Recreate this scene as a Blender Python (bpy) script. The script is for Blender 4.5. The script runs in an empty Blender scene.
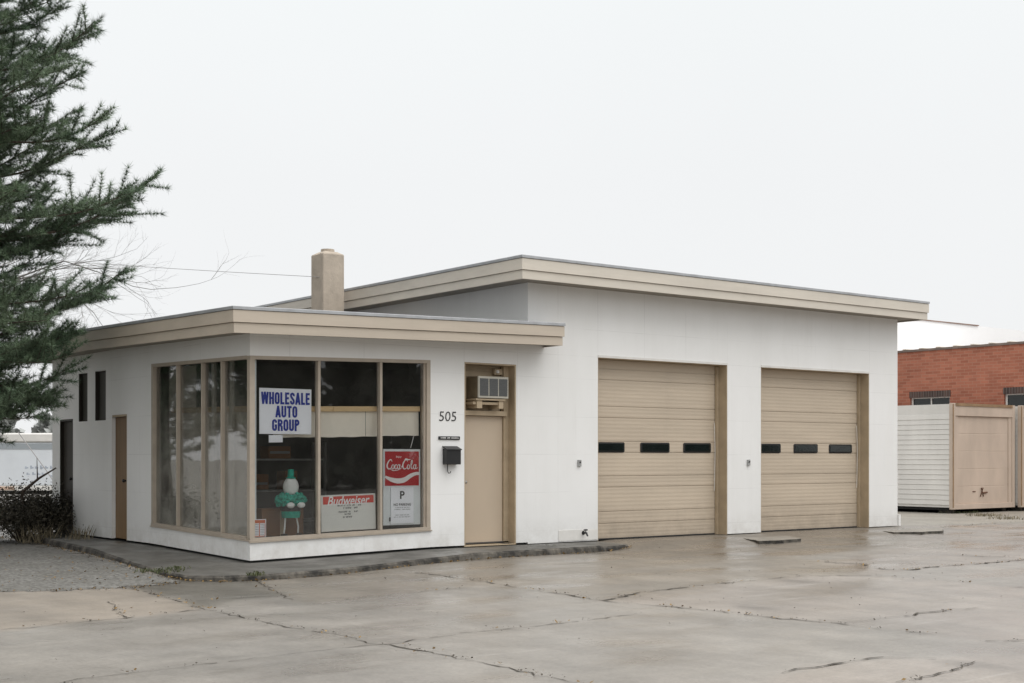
import bpy, math, random
import numpy as np
from mathutils import Vector
R = math.radians
scene = bpy.context.scene
COL = scene.collection
rng = random.Random(7)
nr = np.random.default_rng(11)

# ------------------------------------------------------------------ camera
F, HZ, CX, TH, CH = 1350.16, 458.0, 512.0, R(52.554), 1.4
AX = np.array([math.cos(TH), math.sin(TH)]); RX = np.array([math.sin(TH), -math.cos(TH)])
CP = np.array([-8.555, -17.186])
cam = bpy.data.objects.new('camera', bpy.data.cameras.new('camera'))
COL.objects.link(cam); scene.camera = cam
cam.location = (CP[0], CP[1], CH); cam.rotation_euler = (R(90), 0, TH - R(90))
cam.data.lens = F * 36 / 1024; cam.data.sensor_width = 36
cam.data.shift_y = (HZ - 341.5) / 1024; cam.data.clip_end = 3000
def on_ground(px, py, z=-.1):            # a point of the lot, given where the photograph shows it
    v = AX + (px - CX) / F * RX; t = (CH - z) / ((py - HZ) / F)
    return CP[0] + t * v[0], CP[1] + t * v[1]
def at_depth(px, d, py=HZ):
    v = AX + (px - CX) / F * RX
    return Vector((CP[0] + d * v[0], CP[1] + d * v[1], CH - d * (py - HZ) / F))
def project(x, y, z):
    vx = x - CP[0]; vy = y - CP[1]; d = vx * AX[0] + vy * AX[1]
    d = np.where(d < .5, .5, d) if isinstance(d, np.ndarray) else max(d, .5)
    return CX + F * (vx * RX[0] + vy * RX[1]) / d, HZ - F * (z - CH) / d

# ------------------------------------------------------------------ materials
def srgb(r, g, b):
    f = lambda c: (c / 255 / 12.92) if c / 255 <= .04045 else ((c / 255 + .055) / 1.055) ** 2.4
    return (f(r), f(g), f(b), 1)
class NT:
    def __init__(s, name):
        s.m = bpy.data.materials.new(name); s.m.use_nodes = True
        s.t = s.m.node_tree; s.b = s.t.nodes['Principled BSDF']; s.out = s.t.nodes['Material Output']
    def n(s, typ, **kw):
        o = s.t.nodes.new(typ)
        for k, v in kw.items():
            if k.startswith('i_'):
                key = k[2:]; o.inputs[int(key) if key.isdigit() else key.replace('_', ' ')].default_value = v
            else: setattr(o, k, v)
        return o
    def l(s, a, b): s.t.links.new(a, b)
    def coord(s, scale=(1, 1, 1)):
        c = s.n('ShaderNodeTexCoord'); m = s.n('ShaderNodeMapping'); m.inputs['Scale'].default_value = scale
        s.l(c.outputs['Object'], m.inputs['Vector']); return m.outputs['Vector']
    def noise(s, scale, detail=5, rough=.6, vec=None, stretch=(1, 1, 1)):
        n = s.n('ShaderNodeTexNoise'); n.inputs['Scale'].default_value = scale
        n.inputs['Detail'].default_value = detail; n.inputs['Roughness'].default_value = rough
        s.l(vec or s.coord(stretch), n.inputs['Vector']); return n.outputs['Fac']
    def ramp(s, fac, a, b, ca=(0, 0, 0, 1), cb=(1, 1, 1, 1)):
        r = s.n('ShaderNodeValToRGB'); e = r.color_ramp.elements
        e[0].position = a; e[0].color = ca; e[1].position = b; e[1].color = cb
        s.l(fac, r.inputs['Fac']); return r.outputs['Color']
    def math(s, op, a, b=None, clamp=False):
        m = s.n('ShaderNodeMath', operation=op); m.use_clamp = clamp
        for i, v in enumerate((a, b)):
            if v is None: continue
            if isinstance(v, (int, float)): m.inputs[i].default_value = v
            else: s.l(v, m.inputs[i])
        return m.outputs[0]
    def mix(s, fac, a, b, blend='MIX'):
        m = s.n('ShaderNodeMix', data_type='RGBA', blend_type=blend)
        for i, v in ((0, fac), (6, a), (7, b)):
            if isinstance(v, (int, float)): m.inputs[i].default_value = v
            elif isinstance(v, tuple): m.inputs[i].default_value = v
            else: s.l(v, m.inputs[i])
        return m.outputs[2]
    def bump(s, h, strength=.3, dist=.01):
        b = s.n('ShaderNodeBump'); b.inputs['Strength'].default_value = strength; b.inputs['Distance'].default_value = dist
        s.l(h, b.inputs['Height']); s.l(b.outputs['Normal'], s.b.inputs['Normal'])
    def base(s, c):
        if isinstance(c, tuple): s.b.inputs['Base Color'].default_value = c
        else: s.l(c, s.b.inputs['Base Color'])
    def rough(s, r):
        if isinstance(r, (int, float)): s.b.inputs['Roughness'].default_value = r
        else: s.l(r, s.b.inputs['Roughness'])
def plain(name, c, rough=.6, var=.12, scale=3, bump=.1, stretch=(1, 1, 1), metal=0, bscale=None):
    t = NT(name); n = t.noise(scale, 6, .6, stretch=stretch)
    k = lambda f: tuple(min(1, v * f) for v in c[:3]) + (1,)
    t.base(t.ramp(n, .3, .7, k(1 - var), k(1 + var))); t.rough(rough); t.b.inputs['Metallic'].default_value = metal
    if bump: t.bump(t.noise(bscale or scale * 6, 4, .6, stretch=stretch), bump)
    return t.m

def wall_paint(name, axis):
    t = NT(name); c = t.n('ShaderNodeTexCoord'); sx = t.n('ShaderNodeSeparateXYZ'); t.l(c.outputs['Object'], sx.inputs[0])
    u = sx.outputs[0 if axis == 'x' else 1]; z = sx.outputs[2]
    wob = t.math('MULTIPLY', t.math('SUBTRACT', t.noise(1.3, 2), .5), .012)
    def lines(val, ps, w):
        tot = None
        for p in ps:
            d = t.math('ABSOLUTE', t.math('SUBTRACT', t.math('ADD', val, wob), p))
            q = t.math('LESS_THAN', d, w)
            tot = q if tot is None else t.math('MAXIMUM', tot, q)
        return tot
    if axis == 'x': us = [.62, 1.85, 3.665, 4.72, 5.56, 6.43, 7.5, 8.5, 9.56, 10.46, 11.5, 12.5, 13.66]
    else: us = [.4, 1.62, 2.85, 3.95, 5.2, 6.1, 7.0]
    zs = [.215, .84, 1.46, 2.08, 2.72, 3.1, 3.552]
    seam = t.math('MAXIMUM', lines(u, us, .006), lines(z, zs, .005))
    seamf = t.math('MULTIPLY', seam, t.math('MULTIPLY', t.ramp(t.noise(.9, 3), .40, .66), .17))
    dirt = t.math('MULTIPLY', t.ramp(t.noise(1.1, 7, .65, stretch=(1.6, 1.6, .35)), .45, .78), .20)
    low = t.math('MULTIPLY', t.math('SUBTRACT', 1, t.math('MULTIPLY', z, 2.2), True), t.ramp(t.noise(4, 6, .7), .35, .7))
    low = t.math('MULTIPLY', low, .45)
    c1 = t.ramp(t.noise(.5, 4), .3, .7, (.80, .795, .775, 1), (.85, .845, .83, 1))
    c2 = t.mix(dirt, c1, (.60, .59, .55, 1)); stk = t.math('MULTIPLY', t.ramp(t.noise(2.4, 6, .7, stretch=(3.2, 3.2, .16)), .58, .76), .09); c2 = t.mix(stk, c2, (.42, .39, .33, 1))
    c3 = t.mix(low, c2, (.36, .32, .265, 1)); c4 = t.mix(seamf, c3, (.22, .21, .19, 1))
    t.base(c4); t.rough(.5)
    h = t.math('SUBTRACT', t.math('MULTIPLY', t.noise(9, 4), .25), seam)
    t.bump(h, .12, .008); return t.m

def glass_pane(name, tint=(1, 1, 1, 1), dust_veil=.028, low=False):
    t = NT(name); t.t.nodes.remove(t.b)
    tr = t.n('ShaderNodeBsdfTransparent'); tr.inputs[0].default_value = tint
    gl = t.n('ShaderNodeBsdfGlossy'); gl.inputs['Roughness'].default_value = .015
    fr = t.n('ShaderNodeFresnel'); fr.inputs['IOR'].default_value = 1.5
    f2 = t.math('MULTIPLY', fr.outputs[0], .85, True)
    df = t.n('ShaderNodeBsdfDiffuse'); df.inputs[0].default_value = (.62, .60, .53, 1)
    amt = t.math('MULTIPLY', t.ramp(t.noise(2.2, 7, .7), .25, .75), dust_veil)
    if low:                                                            # smudges plus a pale veil that brightens the lower panes
        c = t.n('ShaderNodeTexCoord'); sz = t.n('ShaderNodeSeparateXYZ'); t.l(c.outputs['Object'], sz.inputs[0])
        amt = t.math('MULTIPLY', amt, t.math('SUBTRACT', 1.55, t.math('MULTIPLY', sz.outputs[2], .55), True))
    m0 = t.n('ShaderNodeMixShader'); t.l(amt, m0.inputs[0])
    t.l(tr.outputs[0], m0.inputs[1]); t.l(df.outputs[0], m0.inputs[2])
    m = t.n('ShaderNodeMixShader'); t.l(f2, m.inputs[0]); t.l(m0.outputs[0], m.inputs[1]); t.l(gl.outputs[0], m.inputs[2])
    b = t.n('ShaderNodeBump'); b.inputs['Strength'].default_value = .06; b.inputs['Distance'].default_value = .02
    t.l(t.noise(1.1, 2), b.inputs['Height']); t.l(b.outputs[0], gl.inputs['Normal'])
    t.l(m.outputs[0], t.out.inputs['Surface']); return t.m

M = {}
M['wall_front'] = wall_paint('white_enamel_front', 'x'); M['wall_side'] = wall_paint('white_enamel_side', 'y')
M['fascia_low'] = plain('tan_fascia_paint', srgb(188, 175, 157), .55, .09, 1.6, .08, (1, 1, 9))
M['fascia_high'] = plain('cream_fascia_paint', srgb(205, 196, 182), .55, .07, 1.6, .08, (1, 1, 9))
M['trim'] = plain('tan_trim_paint', srgb(171, 159, 144), .5, .1, 5, .06)
M['jamb'] = plain('tan_jamb_paint', srgb(174, 156, 130), .6, .14, 3, .1)
M['door'] = plain('tan_door_paint', srgb(190, 173, 152), .5, .05, 1.2, .05, (1, 1, .4))
M['gdoor'] = plain('tan_garage_door_paint', srgb(194, 179, 159), .5, .10, 2.2, .16, (.35, 1, 7))
M['white_trim'] = plain('white_trim', (.72, .70, .66, 1), .5, .08)
M['roofing'] = plain('grey_roofing_felt', (.16, .165, .175, 1), .8, .2, 3, .3)
M['drip'] = plain('galvanised_drip_edge', (.40, .41, .42, 1), .45, .15, 4, .05, metal=.3)
M['soffit'] = plain('soffit_board', (.30, .27, .23, 1), .8, .1)
M['dark'] = plain('dark_void', (.012, .012, .011, 1), .8, .2)
M['black'] = plain('black_paint', (.014, .014, .015, 1), .4, .2)
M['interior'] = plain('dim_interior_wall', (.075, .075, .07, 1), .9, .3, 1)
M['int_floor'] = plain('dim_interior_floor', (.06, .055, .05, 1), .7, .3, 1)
M['board'] = plain('pale_partition_board', srgb(243, 237, 222), .8, .06, 1.2, .1, (1, 1, .6))
def grimy(name, c):
    t = NT(name); cc_ = t.n('ShaderNodeTexCoord'); sz = t.n('ShaderNodeSeparateXYZ'); t.l(cc_.outputs['Object'], sz.inputs[0])
    n = t.noise(1.4, 6, .65, stretch=(.4, 1, 3)); k = lambda f: tuple(v*f for v in c[:3]) + (1,)
    col = t.ramp(n, .3, .7, k(.90), k(1.07))
    st = t.ramp(t.noise(2.2, 6, .7, stretch=(2.6, 1, .22)), .52, .76); col = t.mix(t.math('MULTIPLY', st, .09), col, k(.6))
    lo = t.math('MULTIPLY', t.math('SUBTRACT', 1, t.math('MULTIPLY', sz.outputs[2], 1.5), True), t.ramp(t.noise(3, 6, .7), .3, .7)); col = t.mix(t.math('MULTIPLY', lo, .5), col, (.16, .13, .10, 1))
    t.base(col); t.rough(.5); t.bump(t.noise(14, 5, .6, stretch=(.3, 1, 6)), .15); return t.m
M['fascia_low'] = grimy('worn_low_fascia', srgb(191, 179, 163)); M['fascia_high'] = grimy('worn_high_fascia', srgb(208, 200, 187))
M['gdoor'] = grimy('worn_garage_door_paint', srgb(194, 179, 159)); M['wood'] = plain('raw_pine_rail', srgb(222, 192, 145), .6, .12, 3, .1, (.4, .4, 6))
M['wood_door'] = plain('brown_side_door', srgb(128, 102, 72), .6, .15, 3, .1, (3, 3, .3))
M['dark_door'] = plain('dark_side_door', srgb(46, 41, 33), .6, .15, 3, .1, (3, 3, .3))
M['chimney'] = plain('rendered_chimney', srgb(184, 171, 155), .85, .13, 4, .6)
M['glass'] = glass_pane('window_glass')
M['side_glass'] = glass_pane('dusty_veiled_window_glass', dust_veil=.48, low=True)
M['dark_glass'] = plain('dark_door_glass', (.008, .012, .011, 1), .08, .3)
M['slit'] = plain('dull_slit_pane', srgb(56, 54, 46), .5, .25, 2)
M['metal'] = plain('grey_metal', (.30, .30, .29, 1), .4, .15, 5, .05, metal=.6)
M['ac_case'] = plain('air_conditioner_case', srgb(176, 172, 160), .5, .1, 4, .05)
M['ac_side'] = plain('air_conditioner_side', srgb(112, 100, 80), .6, .2, 9, .1)
M['ac_grille'] = plain('air_conditioner_grille', (.10, .103, .102, 1), .5, .2, 20, .2, (1, 1, 6))
M['paper'] = plain('white_card', (.89, .915, .95, 1), .5, .03)
M['paper_blue'] = plain('cool_white_board', (.74, .79, .79, 1), .5, .04)
M['paper_grey'] = plain('aged_white_board', (.74, .75, .70, 1), .5, .04)
M['blue'] = plain('blue_lettering', srgb(28, 52, 150), .5, .06)
M['red'] = plain('red_sign_paint', srgb(176, 30, 36), .45, .07)
M['orange_red'] = plain('orange_red_sign_paint', srgb(205, 48, 24), .45, .07)
M['orange'] = plain('orange_print', srgb(200, 100, 52), .6, .08)
M['white_print'] = plain('white_print', (.85, .84, .82, 1), .5, .03)
M['black_print'] = plain('black_print', (.03, .03, .03, 1), .6, .1)
M['grey_print'] = plain('grey_print', (.22, .23, .23, 1), .6, .1)
M['green_cloth'] = plain('green_felt', srgb(16, 156, 134), .8, .25, 30, .4)
M['white_cloth'] = plain('white_plush', (.78, .80, .77, 1), .9, .06, 20, .3)
M['card_box'] = plain('brown_cardboard', srgb(120, 84, 52), .8, .1)
M['trailer'] = plain('white_trailer_skin', (.70, .73, .76, 1), .5, .06, 1)
M['trailer_grey'] = plain('grey_trailer_stripe', (.33, .36, .38, 1), .5, .06, 1)
M['trailer_mark'] = plain('faded_trailer_lettering', (.40, .44, .50, 1), .6, .2, 6)
M['trailer_orange'] = plain('faded_orange_stripe', srgb(206, 178, 158), .6, .1)
M['rubber'] = plain('black_rubber', (.02, .02, .02, 1), .8, .2)
M['cont_white'] = plain('weathered_white_siding', srgb(215, 212, 206), .55, .09, 1.3, .1, (1, 1, .35))
M['cont_tan'] = plain('weathered_tan_paint', srgb(192, 175, 159), .6, .12, 1.5, .1, (1, 1, .4))
M['cont_trim'] = plain('rusty_tan_trim', srgb(140, 114, 86), .7, .25, 5, .2)
M['rust'] = plain('rust_mark', srgb(92, 60, 40), .8, .3, 8)
M['white_roof'] = plain('white_coated_wall', (.91, .91, .905, 1), .6, .03, .6)
M['coping'] = plain('clay_coping', (.16, .12, .10, 1), .8, .3, 3)
M['cap_tile'] = plain('brown_cap_tile', srgb(136, 112, 100), .8, .3, 2)
M['bark'] = plain('pine_bark', (.075, .055, .042, 1), .9, .3, 9, .6, (1, 1, .25))
M['twig'] = plain('grey_twig', (.25, .235, .22, 1), .9, .2, 8)
M['wire'] = plain('old_wire', (.36, .35, .345, 1), .8, .1)
M['crack'] = plain('crack_dirt', (.07, .06, .047, 1), .95, .5, 14, .4)
M['grey_box'] = plain('grey_cast_box', (.34, .34, .33, 1), .5, .1)

def brick_mat(name, soldier=False):
    t = NT(name); c = t.n('ShaderNodeTexCoord'); s = t.n('ShaderNodeSeparateXYZ'); t.l(c.outputs['Object'], s.inputs[0])
    cb = t.n('ShaderNodeCombineXYZ'); t.l(t.math('ADD', s.outputs[1], s.outputs[0]), cb.inputs[0]); t.l(s.outputs[2], cb.inputs[1])
    b = t.n('ShaderNodeTexBrick'); b.inputs['Scale'].default_value = 1
    if soldier: b.inputs['Brick Width'].default_value = .1; b.inputs['Row Height'].default_value = .42; b.offset = 0
    else: b.inputs['Brick Width'].default_value = .3; b.inputs['Row Height'].default_value = .1
    b.inputs['Mortar Size'].default_value = .009
    if soldier: b.inputs['Color1'].default_value = (.045, .03, .026, 1); b.inputs['Color2'].default_value = (.085, .05, .04, 1)
    else: b.inputs['Color1'].default_value = srgb(144, 86, 66); b.inputs['Color2'].default_value = srgb(167, 105, 83)
    b.inputs['Mortar'].default_value = srgb(160, 118, 98) if not soldier else (.15, .13, .12, 1)
    t.l(cb.outputs[0], b.inputs['Vector'])
    t.base(t.mix(.5, b.outputs['Color'], t.ramp(t.noise(.9, 7, .7), .3, .7, (.35, .33, .32, 1), (.62, .6, .58, 1)), 'OVERLAY'))
    t.rough(.85); t.bump(t.math('SUBTRACT', 1, b.outputs['Fac']), .4, .01); return t.m
M['brick'] = brick_mat('red_brick'); M['soldier'] = brick_mat('dark_soldier_brick', True)

def concrete_lot():
    t = NT('lot_concrete'); a = t.n('ShaderNodeAttribute', attribute_name='tone')
    n1 = t.ramp(t.noise(1.1, 8, .65, stretch=(1, .55, 1)), .28, .72, (.80, .79, .78, 1), (1.17, 1.16, 1.14, 1))
    n2 = t.ramp(t.noise(38, 4, .7), .25, .75, (.78, .78, .78, 1), (1.18, 1.18, 1.18, 1))
    n3 = t.ramp(t.noise(.33, 5, .6, stretch=(1, 1.6, 1)), .3, .7, (.9, .905, .91, 1), (1.09, 1.07, 1.05, 1))
    c = t.mix(1.0, a.outputs['Color'], n1, 'MULTIPLY'); c = t.mix(1.0, c, n2, 'MULTIPLY'); c = t.mix(1.0, c, n3, 'MULTIPLY')
    st_ = t.ramp(t.noise(.55, 7, .7, stretch=(.5, 1.9, 1)), .50, .72); c = t.mix(t.math('MULTIPLY', st_, .38), c, (.13, .115, .095, 1))
    sp = t.ramp(t.noise(7, 8, .75), .60, .70); c = t.mix(t.math('MULTIPLY', sp, .4), c, (.12, .10, .08, 1))
    md = t.ramp(t.noise(2.6, 9, .72, stretch=(1, .6, 1)), .34, .68, (.74, .73, .71, 1), (1.2, 1.19, 1.17, 1)); c = t.mix(.55, c, md, 'MULTIPLY')
    sc = t.ramp(t.noise(1.7, 8, .75, stretch=(.25, 2.6, 1)), .60, .70); c = t.mix(t.math('MULTIPLY', sc, .35), c, (.42, .40, .37, 1))
    v = t.n('ShaderNodeTexVoronoi'); v.inputs['Scale'].default_value = .75; t.l(t.coord((1, .55, 1)), v.inputs['Vector'])
    vd = t.math('ADD', v.outputs['Distance'], t.math('MULTIPLY', t.noise(5, 5, .7), .14))
    drip = t.math('MULTIPLY', t.ramp(vd, .12, .24, (1, 1, 1, 1), (0, 0, 0, 1)), t.ramp(t.noise(.3, 2), .48, .56)); c = t.mix(t.math('MULTIPLY', drip, .42), c, (.075, .066, .055, 1))
    t.base(c)
    w = t.noise(.8, 6, .6, stretch=(.6, 1.5, 1))
    wet = t.math('MULTIPLY', t.ramp(w, .40, .62), t.math('SUBTRACT', 1, a.outputs['Alpha']), True)
    t.rough(t.math('SUBTRACT', .52, t.math('MULTIPLY', wet, .38)))
    t.b.inputs['Specular IOR Level'].default_value = .5
    t.bump(t.math('ADD', t.noise(60, 4, .7), t.math('MULTIPLY', t.noise(3, 5, .6), 1.5)), .18, .006)
    return t.m
M['lot'] = concrete_lot()
def far_ground():
    t = NT('far_ground_asphalt'); t.base(t.ramp(t.noise(.15, 8, .7), .3, .7, (.17, .16, .145, 1), (.26, .245, .22, 1))); t.rough(.85)
    t.bump(t.noise(25, 4), .3, .01); return t.m
M['far_ground'] = far_ground()
def gravel_mat():
    t = NT('grey_gravel'); v = t.n('ShaderNodeTexVoronoi'); v.inputs['Scale'].default_value = 26; t.l(t.coord(), v.inputs['Vector'])
    c = t.ramp(v.outputs['Color'], .1, .9, (.085, .081, .072, 1), (.255, .247, .228, 1))
    big = t.ramp(t.noise(.9, 6, .65), .35, .7); c = t.mix(t.math('MULTIPLY', big, .55), c, (.105, .098, .08, 1))
    t.base(c); t.rough(.9); t.bump(t.math('SUBTRACT', 1, v.outputs['Distance']), .5, .02); return t.m
M['gravel'] = gravel_mat()
def walk_mat():
    t = NT('walkway_concrete')
    c = t.ramp(t.noise(1.6, 8, .65), .3, .72, (.065, .061, .053, 1), (.20, .19, .172, 1))
    m = t.math('MULTIPLY', t.ramp(t.noise(.7, 5), .4, .65), .6); c = t.mix(m, c, (.055, .052, .044, 1))
    t.base(c); t.rough(t.ramp(t.noise(1.2, 4), .4, .6, (.35, .35, .35, 1), (.7, .7, .7, 1))); t.bump(t.noise(30, 5, .7), .3, .01); return t.m
M['walk'] = walk_mat()
def kerb_mat():
    t = NT('stained_kerb_face'); t.base(t.ramp(t.noise(4.5, 8, .7, stretch=(1, 1, .7)), .42, .72, (.020, .018, .015, 1), (.19, .17, .14, 1)))
    t.rough(.85); t.bump(t.noise(18, 5, .7), .6, .03); return t.m
M['kerb'] = kerb_mat()
M['slab_top'] = plain('worn_slab_top', (.24, .215, .18, 1), .6, .25, 3, .2)
def leafy(name, a, b, scale=1.4):
    t = NT(name); n = t.ramp(t.noise(scale, 4), .32, .68, a, b); g = t.n('ShaderNodeAttribute', attribute_name='shade')
    t.base(t.mix(1.0, n, g.outputs['Color'], 'MULTIPLY')); t.rough(.6); t.b.inputs['Specular IOR Level'].default_value = .3
    return t.m
M['needle'] = leafy('pine_needles', (.070, .115, .066, 1), (.20, .262, .165, 1), .9)
M['shrub'] = leafy('dull_shrub_leaves', (.026, .024, .018, 1), (.10, .088, .062, 1), 2)
M['weed'] = leafy('weed_blades', (.05, .068, .028, 1), (.11, .115, .05, 1), 3)
M['dry_weed'] = leafy('dry_weed_stalks', (.14, .115, .075, 1), (.30, .255, .17, 1), 3)
M['leaf_litter'] = leafy('fallen_leaf', (.16, .10, .035, 1), (.36, .22, .07, 1), 6)
M['grey_tree'] = leafy('bare_grey_woods', (.34, .35, .335, 1), (.52, .53, .51, 1), .1)
M['dark_tree'] = leafy('dark_evergreen_woods', (.012, .018, .012, 1), (.035, .045, .03, 1), .2)

# ------------------------------------------------------------------ mesh helper
class MB:
    def __init__(s): s.v = []; s.f = []; s.m = []; s.cur = 0
    def mat(s, i): s.cur = i; return s
    def add(s, vs, fs):
        o = len(s.v); s.v += [tuple(v) for v in vs]
        for f in fs: s.f.append(tuple(i + o for i in f)); s.m.append(s.cur)
        return s
    def box(s, x0, x1, y0, y1, z0, z1):
        x0, x1 = sorted((x0, x1)); y0, y1 = sorted((y0, y1)); z0, z1 = sorted((z0, z1))
        return s.add([(x0,y0,z0),(x1,y0,z0),(x1,y1,z0),(x0,y1,z0),(x0,y0,z1),(x1,y0,z1),(x1,y1,z1),(x0,y1,z1)],
                     [(0,3,2,1),(4,5,6,7),(0,1,5,4),(1,2,6,5),(2,3,7,6),(3,0,4,7)])
    def bev(s, x0, x1, y0, y1, z0, z1, b=.006):                 # a box with its edges taken off
        x0, x1 = sorted((x0, x1)); y0, y1 = sorted((y0, y1)); z0, z1 = sorted((z0, z1))
        vs, ix = [], {}
        for i, x in enumerate((x0, x1)):
            for j, y in enumerate((y0, y1)):
                for k, z in enumerate((z0, z1)):
                    sx, sy, sz = (1, -1)[i], (1, -1)[j], (1, -1)[k]
                    for a in range(3):
                        p = [x + sx*b, y + sy*b, z + sz*b]; p[a] = (x, y, z)[a]
                        ix[i, j, k, a] = len(vs); vs.append(p)
        fs = []
        q = lambda a, side: [(side,0,0),(side,1,0),(side,1,1),(side,0,1)]
        for a in range(3):
            for sd in (0, 1):
                cs = []
                for (u, w) in ((0,0),(1,0),(1,1),(0,1)):
                    c = [0,0,0]; c[a] = sd; c[(a+1)%3] = u; c[(a+2)%3] = w; cs.append(ix[c[0],c[1],c[2],a])
                fs.append(cs if sd else cs[::-1])
        for a in range(3):
            b1, b2 = (a+1)%3, (a+2)%3
            for u in (0,1):
                for w in (0,1):
                    c0 = [0,0,0]; c0[b1] = u; c0[b2] = w; c1 = list(c0); c1[a] = 1
                    f = [ix[(*c0, b1)], ix[(*c1, b1)], ix[(*c1, b2)], ix[(*c0, b2)]]
                    fs.append(f if (u == w) else f[::-1])
        for i in (0,1):
            for j in (0,1):
                for k in (0,1): fs.append([ix[i,j,k,a] for a in range(3)])
        return s.add(vs, fs)
    def grid(s, rows):                                            # rows of points, quads between
        n = len(rows[0]); vs = [p for r in rows for p in r]
        return s.add(vs, [(i*n+j, i*n+j+1, (i+1)*n+j+1, (i+1)*n+j) for i in range(len(rows)-1) for j in range(n-1)])
    def prism(s, pts, z0, z1, top=None, side=None):
        n = len(pts); c = s.cur
        vs = [(p[0], p[1], z0) for p in pts] + [(p[0], p[1], z1) for p in pts]
        if top is not None: s.cur = top
        s.add(vs, [tuple(range(n, 2*n)), tuple(range(n-1, -1, -1))])
        if side is not None: s.cur = side
        s.add(vs, [(i, (i+1)%n, n+(i+1)%n, n+i) for i in range(n)]); s.cur = c; return s
    def ribbon(s, pts, ws, o, u, w, n, lift):                     # flat brush stroke in the plane (u, w) at o
        L, Rr = [], []
        for i, p in enumerate(pts):
            a = pts[max(0, i-1)]; b = pts[min(len(pts)-1, i+1)]; dx, dy = b[0]-a[0], b[1]-a[1]; d = math.hypot(dx, dy) or 1
            nx, ny = -dy/d*ws[i]/2, dx/d*ws[i]/2
            f = lambda q, r: tuple(o[k] + u[k]*q + w[k]*r + n[k]*lift for k in range(3))
            L.append(f(p[0]+nx, p[1]+ny)); Rr.append(f(p[0]-nx, p[1]-ny))
        return s.grid([Rr, L])
    def tube(s, pts, rs, sides=6, cap=True):
        pts = [Vector(p) for p in pts]; rings = []
        if isinstance(rs, (int, float)): rs = [rs]*len(pts)
        up = Vector((.13, .21, 1))
        for i, p in enumerate(pts):
            t = (pts[min(i+1, len(pts)-1)] - pts[max(i-1, 0)]).normalized()
            a = t.cross(up); a = a.normalized() if a.length > 1e-4 else Vector((1,0,0)); b = a.cross(t)
            rings.append([p + (a*math.cos(k*2*math.pi/sides) + b*math.sin(k*2*math.pi/sides))*rs[i] for k in range(sides)])
        n = sides; vs = [q for r in rings for q in r]
        fs = [(i*n+k, i*n+(k+1)%n, (i+1)*n+(k+1)%n, (i+1)*n+k) for i in range(len(pts)-1) for k in range(n)]
        if cap: fs += [tuple(range(n-1, -1, -1)), tuple(range((len(pts)-1)*n, len(pts)*n))]
        return s.add(vs, fs)
    def lathe(s, c, prof, sides=20, squash=1):
        vs = [(c[0]+r*math.cos(k*2*math.pi/sides), c[1]+squash*r*math.sin(k*2*math.pi/sides), c[2]+z) for r, z in prof for k in range(sides)]
        n = sides
        return s.add(vs, [(i*n+k, i*n+(k+1)%n, (i+1)*n+(k+1)%n, (i+1)*n+k) for i in range(len(prof)-1) for k in range(n)])
    def ball(s, c, rx, ry, rz, n=16, m=10, wob=0):
        prof = []
        vs = []
        for i in range(m+1):
            a = math.pi*i/m
            for k in range(n):
                b = 2*math.pi*k/n; q = 1 + wob*math.sin(5*b + 3*i)*math.sin(a) + (rng.uniform(-wob, wob) if wob else 0)
                vs.append((c[0]+rx*q*math.sin(a)*math.cos(b), c[1]+ry*q*math.sin(a)*math.sin(b), c[2]-rz*math.cos(a)))
        return s.add(vs, [(i*n+k, i*n+(k+1)%n, (i+1)*n+(k+1)%n, (i+1)*n+k) for i in range(m) for k in range(n)])
    def build(s, name, mats, parent=None, warp=None, smooth=False):
        vs = [warp(*v) for v in s.v] if warp else s.v
        me = bpy.data.meshes.new(name); me.from_pydata(vs, [], s.f)
        for m in (mats if isinstance(mats, (list, tuple)) else [mats]): me.materials.append(m)
        me.polygons.foreach_set('material_index', s.m)
        if smooth: me.polygons.foreach_set('use_smooth', [True]*len(s.f))
        me.update(); o = bpy.data.objects.new(name, me); COL.objects.link(o)
        if parent: o.parent = parent
        return o
def tag(o, label=None, cat=None, group=None, kind=None):
    for k, v in (('label', label), ('category', cat), ('group', group), ('kind', kind)):
        if v: o[k] = v
    return o
def empty(name, loc, label, cat, group=None, rz=0):
    o = bpy.data.objects.new(name, None); COL.objects.link(o); o.location = loc; o.rotation_euler.z = rz
    return tag(o, label, cat, group)
def raw(name, V, Fc, mat, parent=None, shade=None):
    me = bpy.data.meshes.new(name); V = np.asarray(V, np.float32); Fc = np.asarray(Fc, np.int32); k = Fc.shape[1]
    me.vertices.add(len(V)); me.vertices.foreach_set('co', V.ravel())
    me.loops.add(Fc.size); me.loops.foreach_set('vertex_index', Fc.ravel())
    me.polygons.add(len(Fc)); me.polygons.foreach_set('loop_start', np.arange(0, Fc.size, k, dtype=np.int32))
    if shade is not None:
        a = me.attributes.new('shade', 'FLOAT_COLOR', 'POINT'); s4 = np.ones((len(V), 4), np.float32); s4[:, :3] = np.asarray(shade)[:, None]
        a.data.foreach_set('color', s4.ravel())
    me.materials.append(mat); me.update(calc_edges=True); me.validate()
    o = bpy.data.objects.new(name, me); COL.objects.link(o)
    if parent: o.parent = parent
    return o
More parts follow.
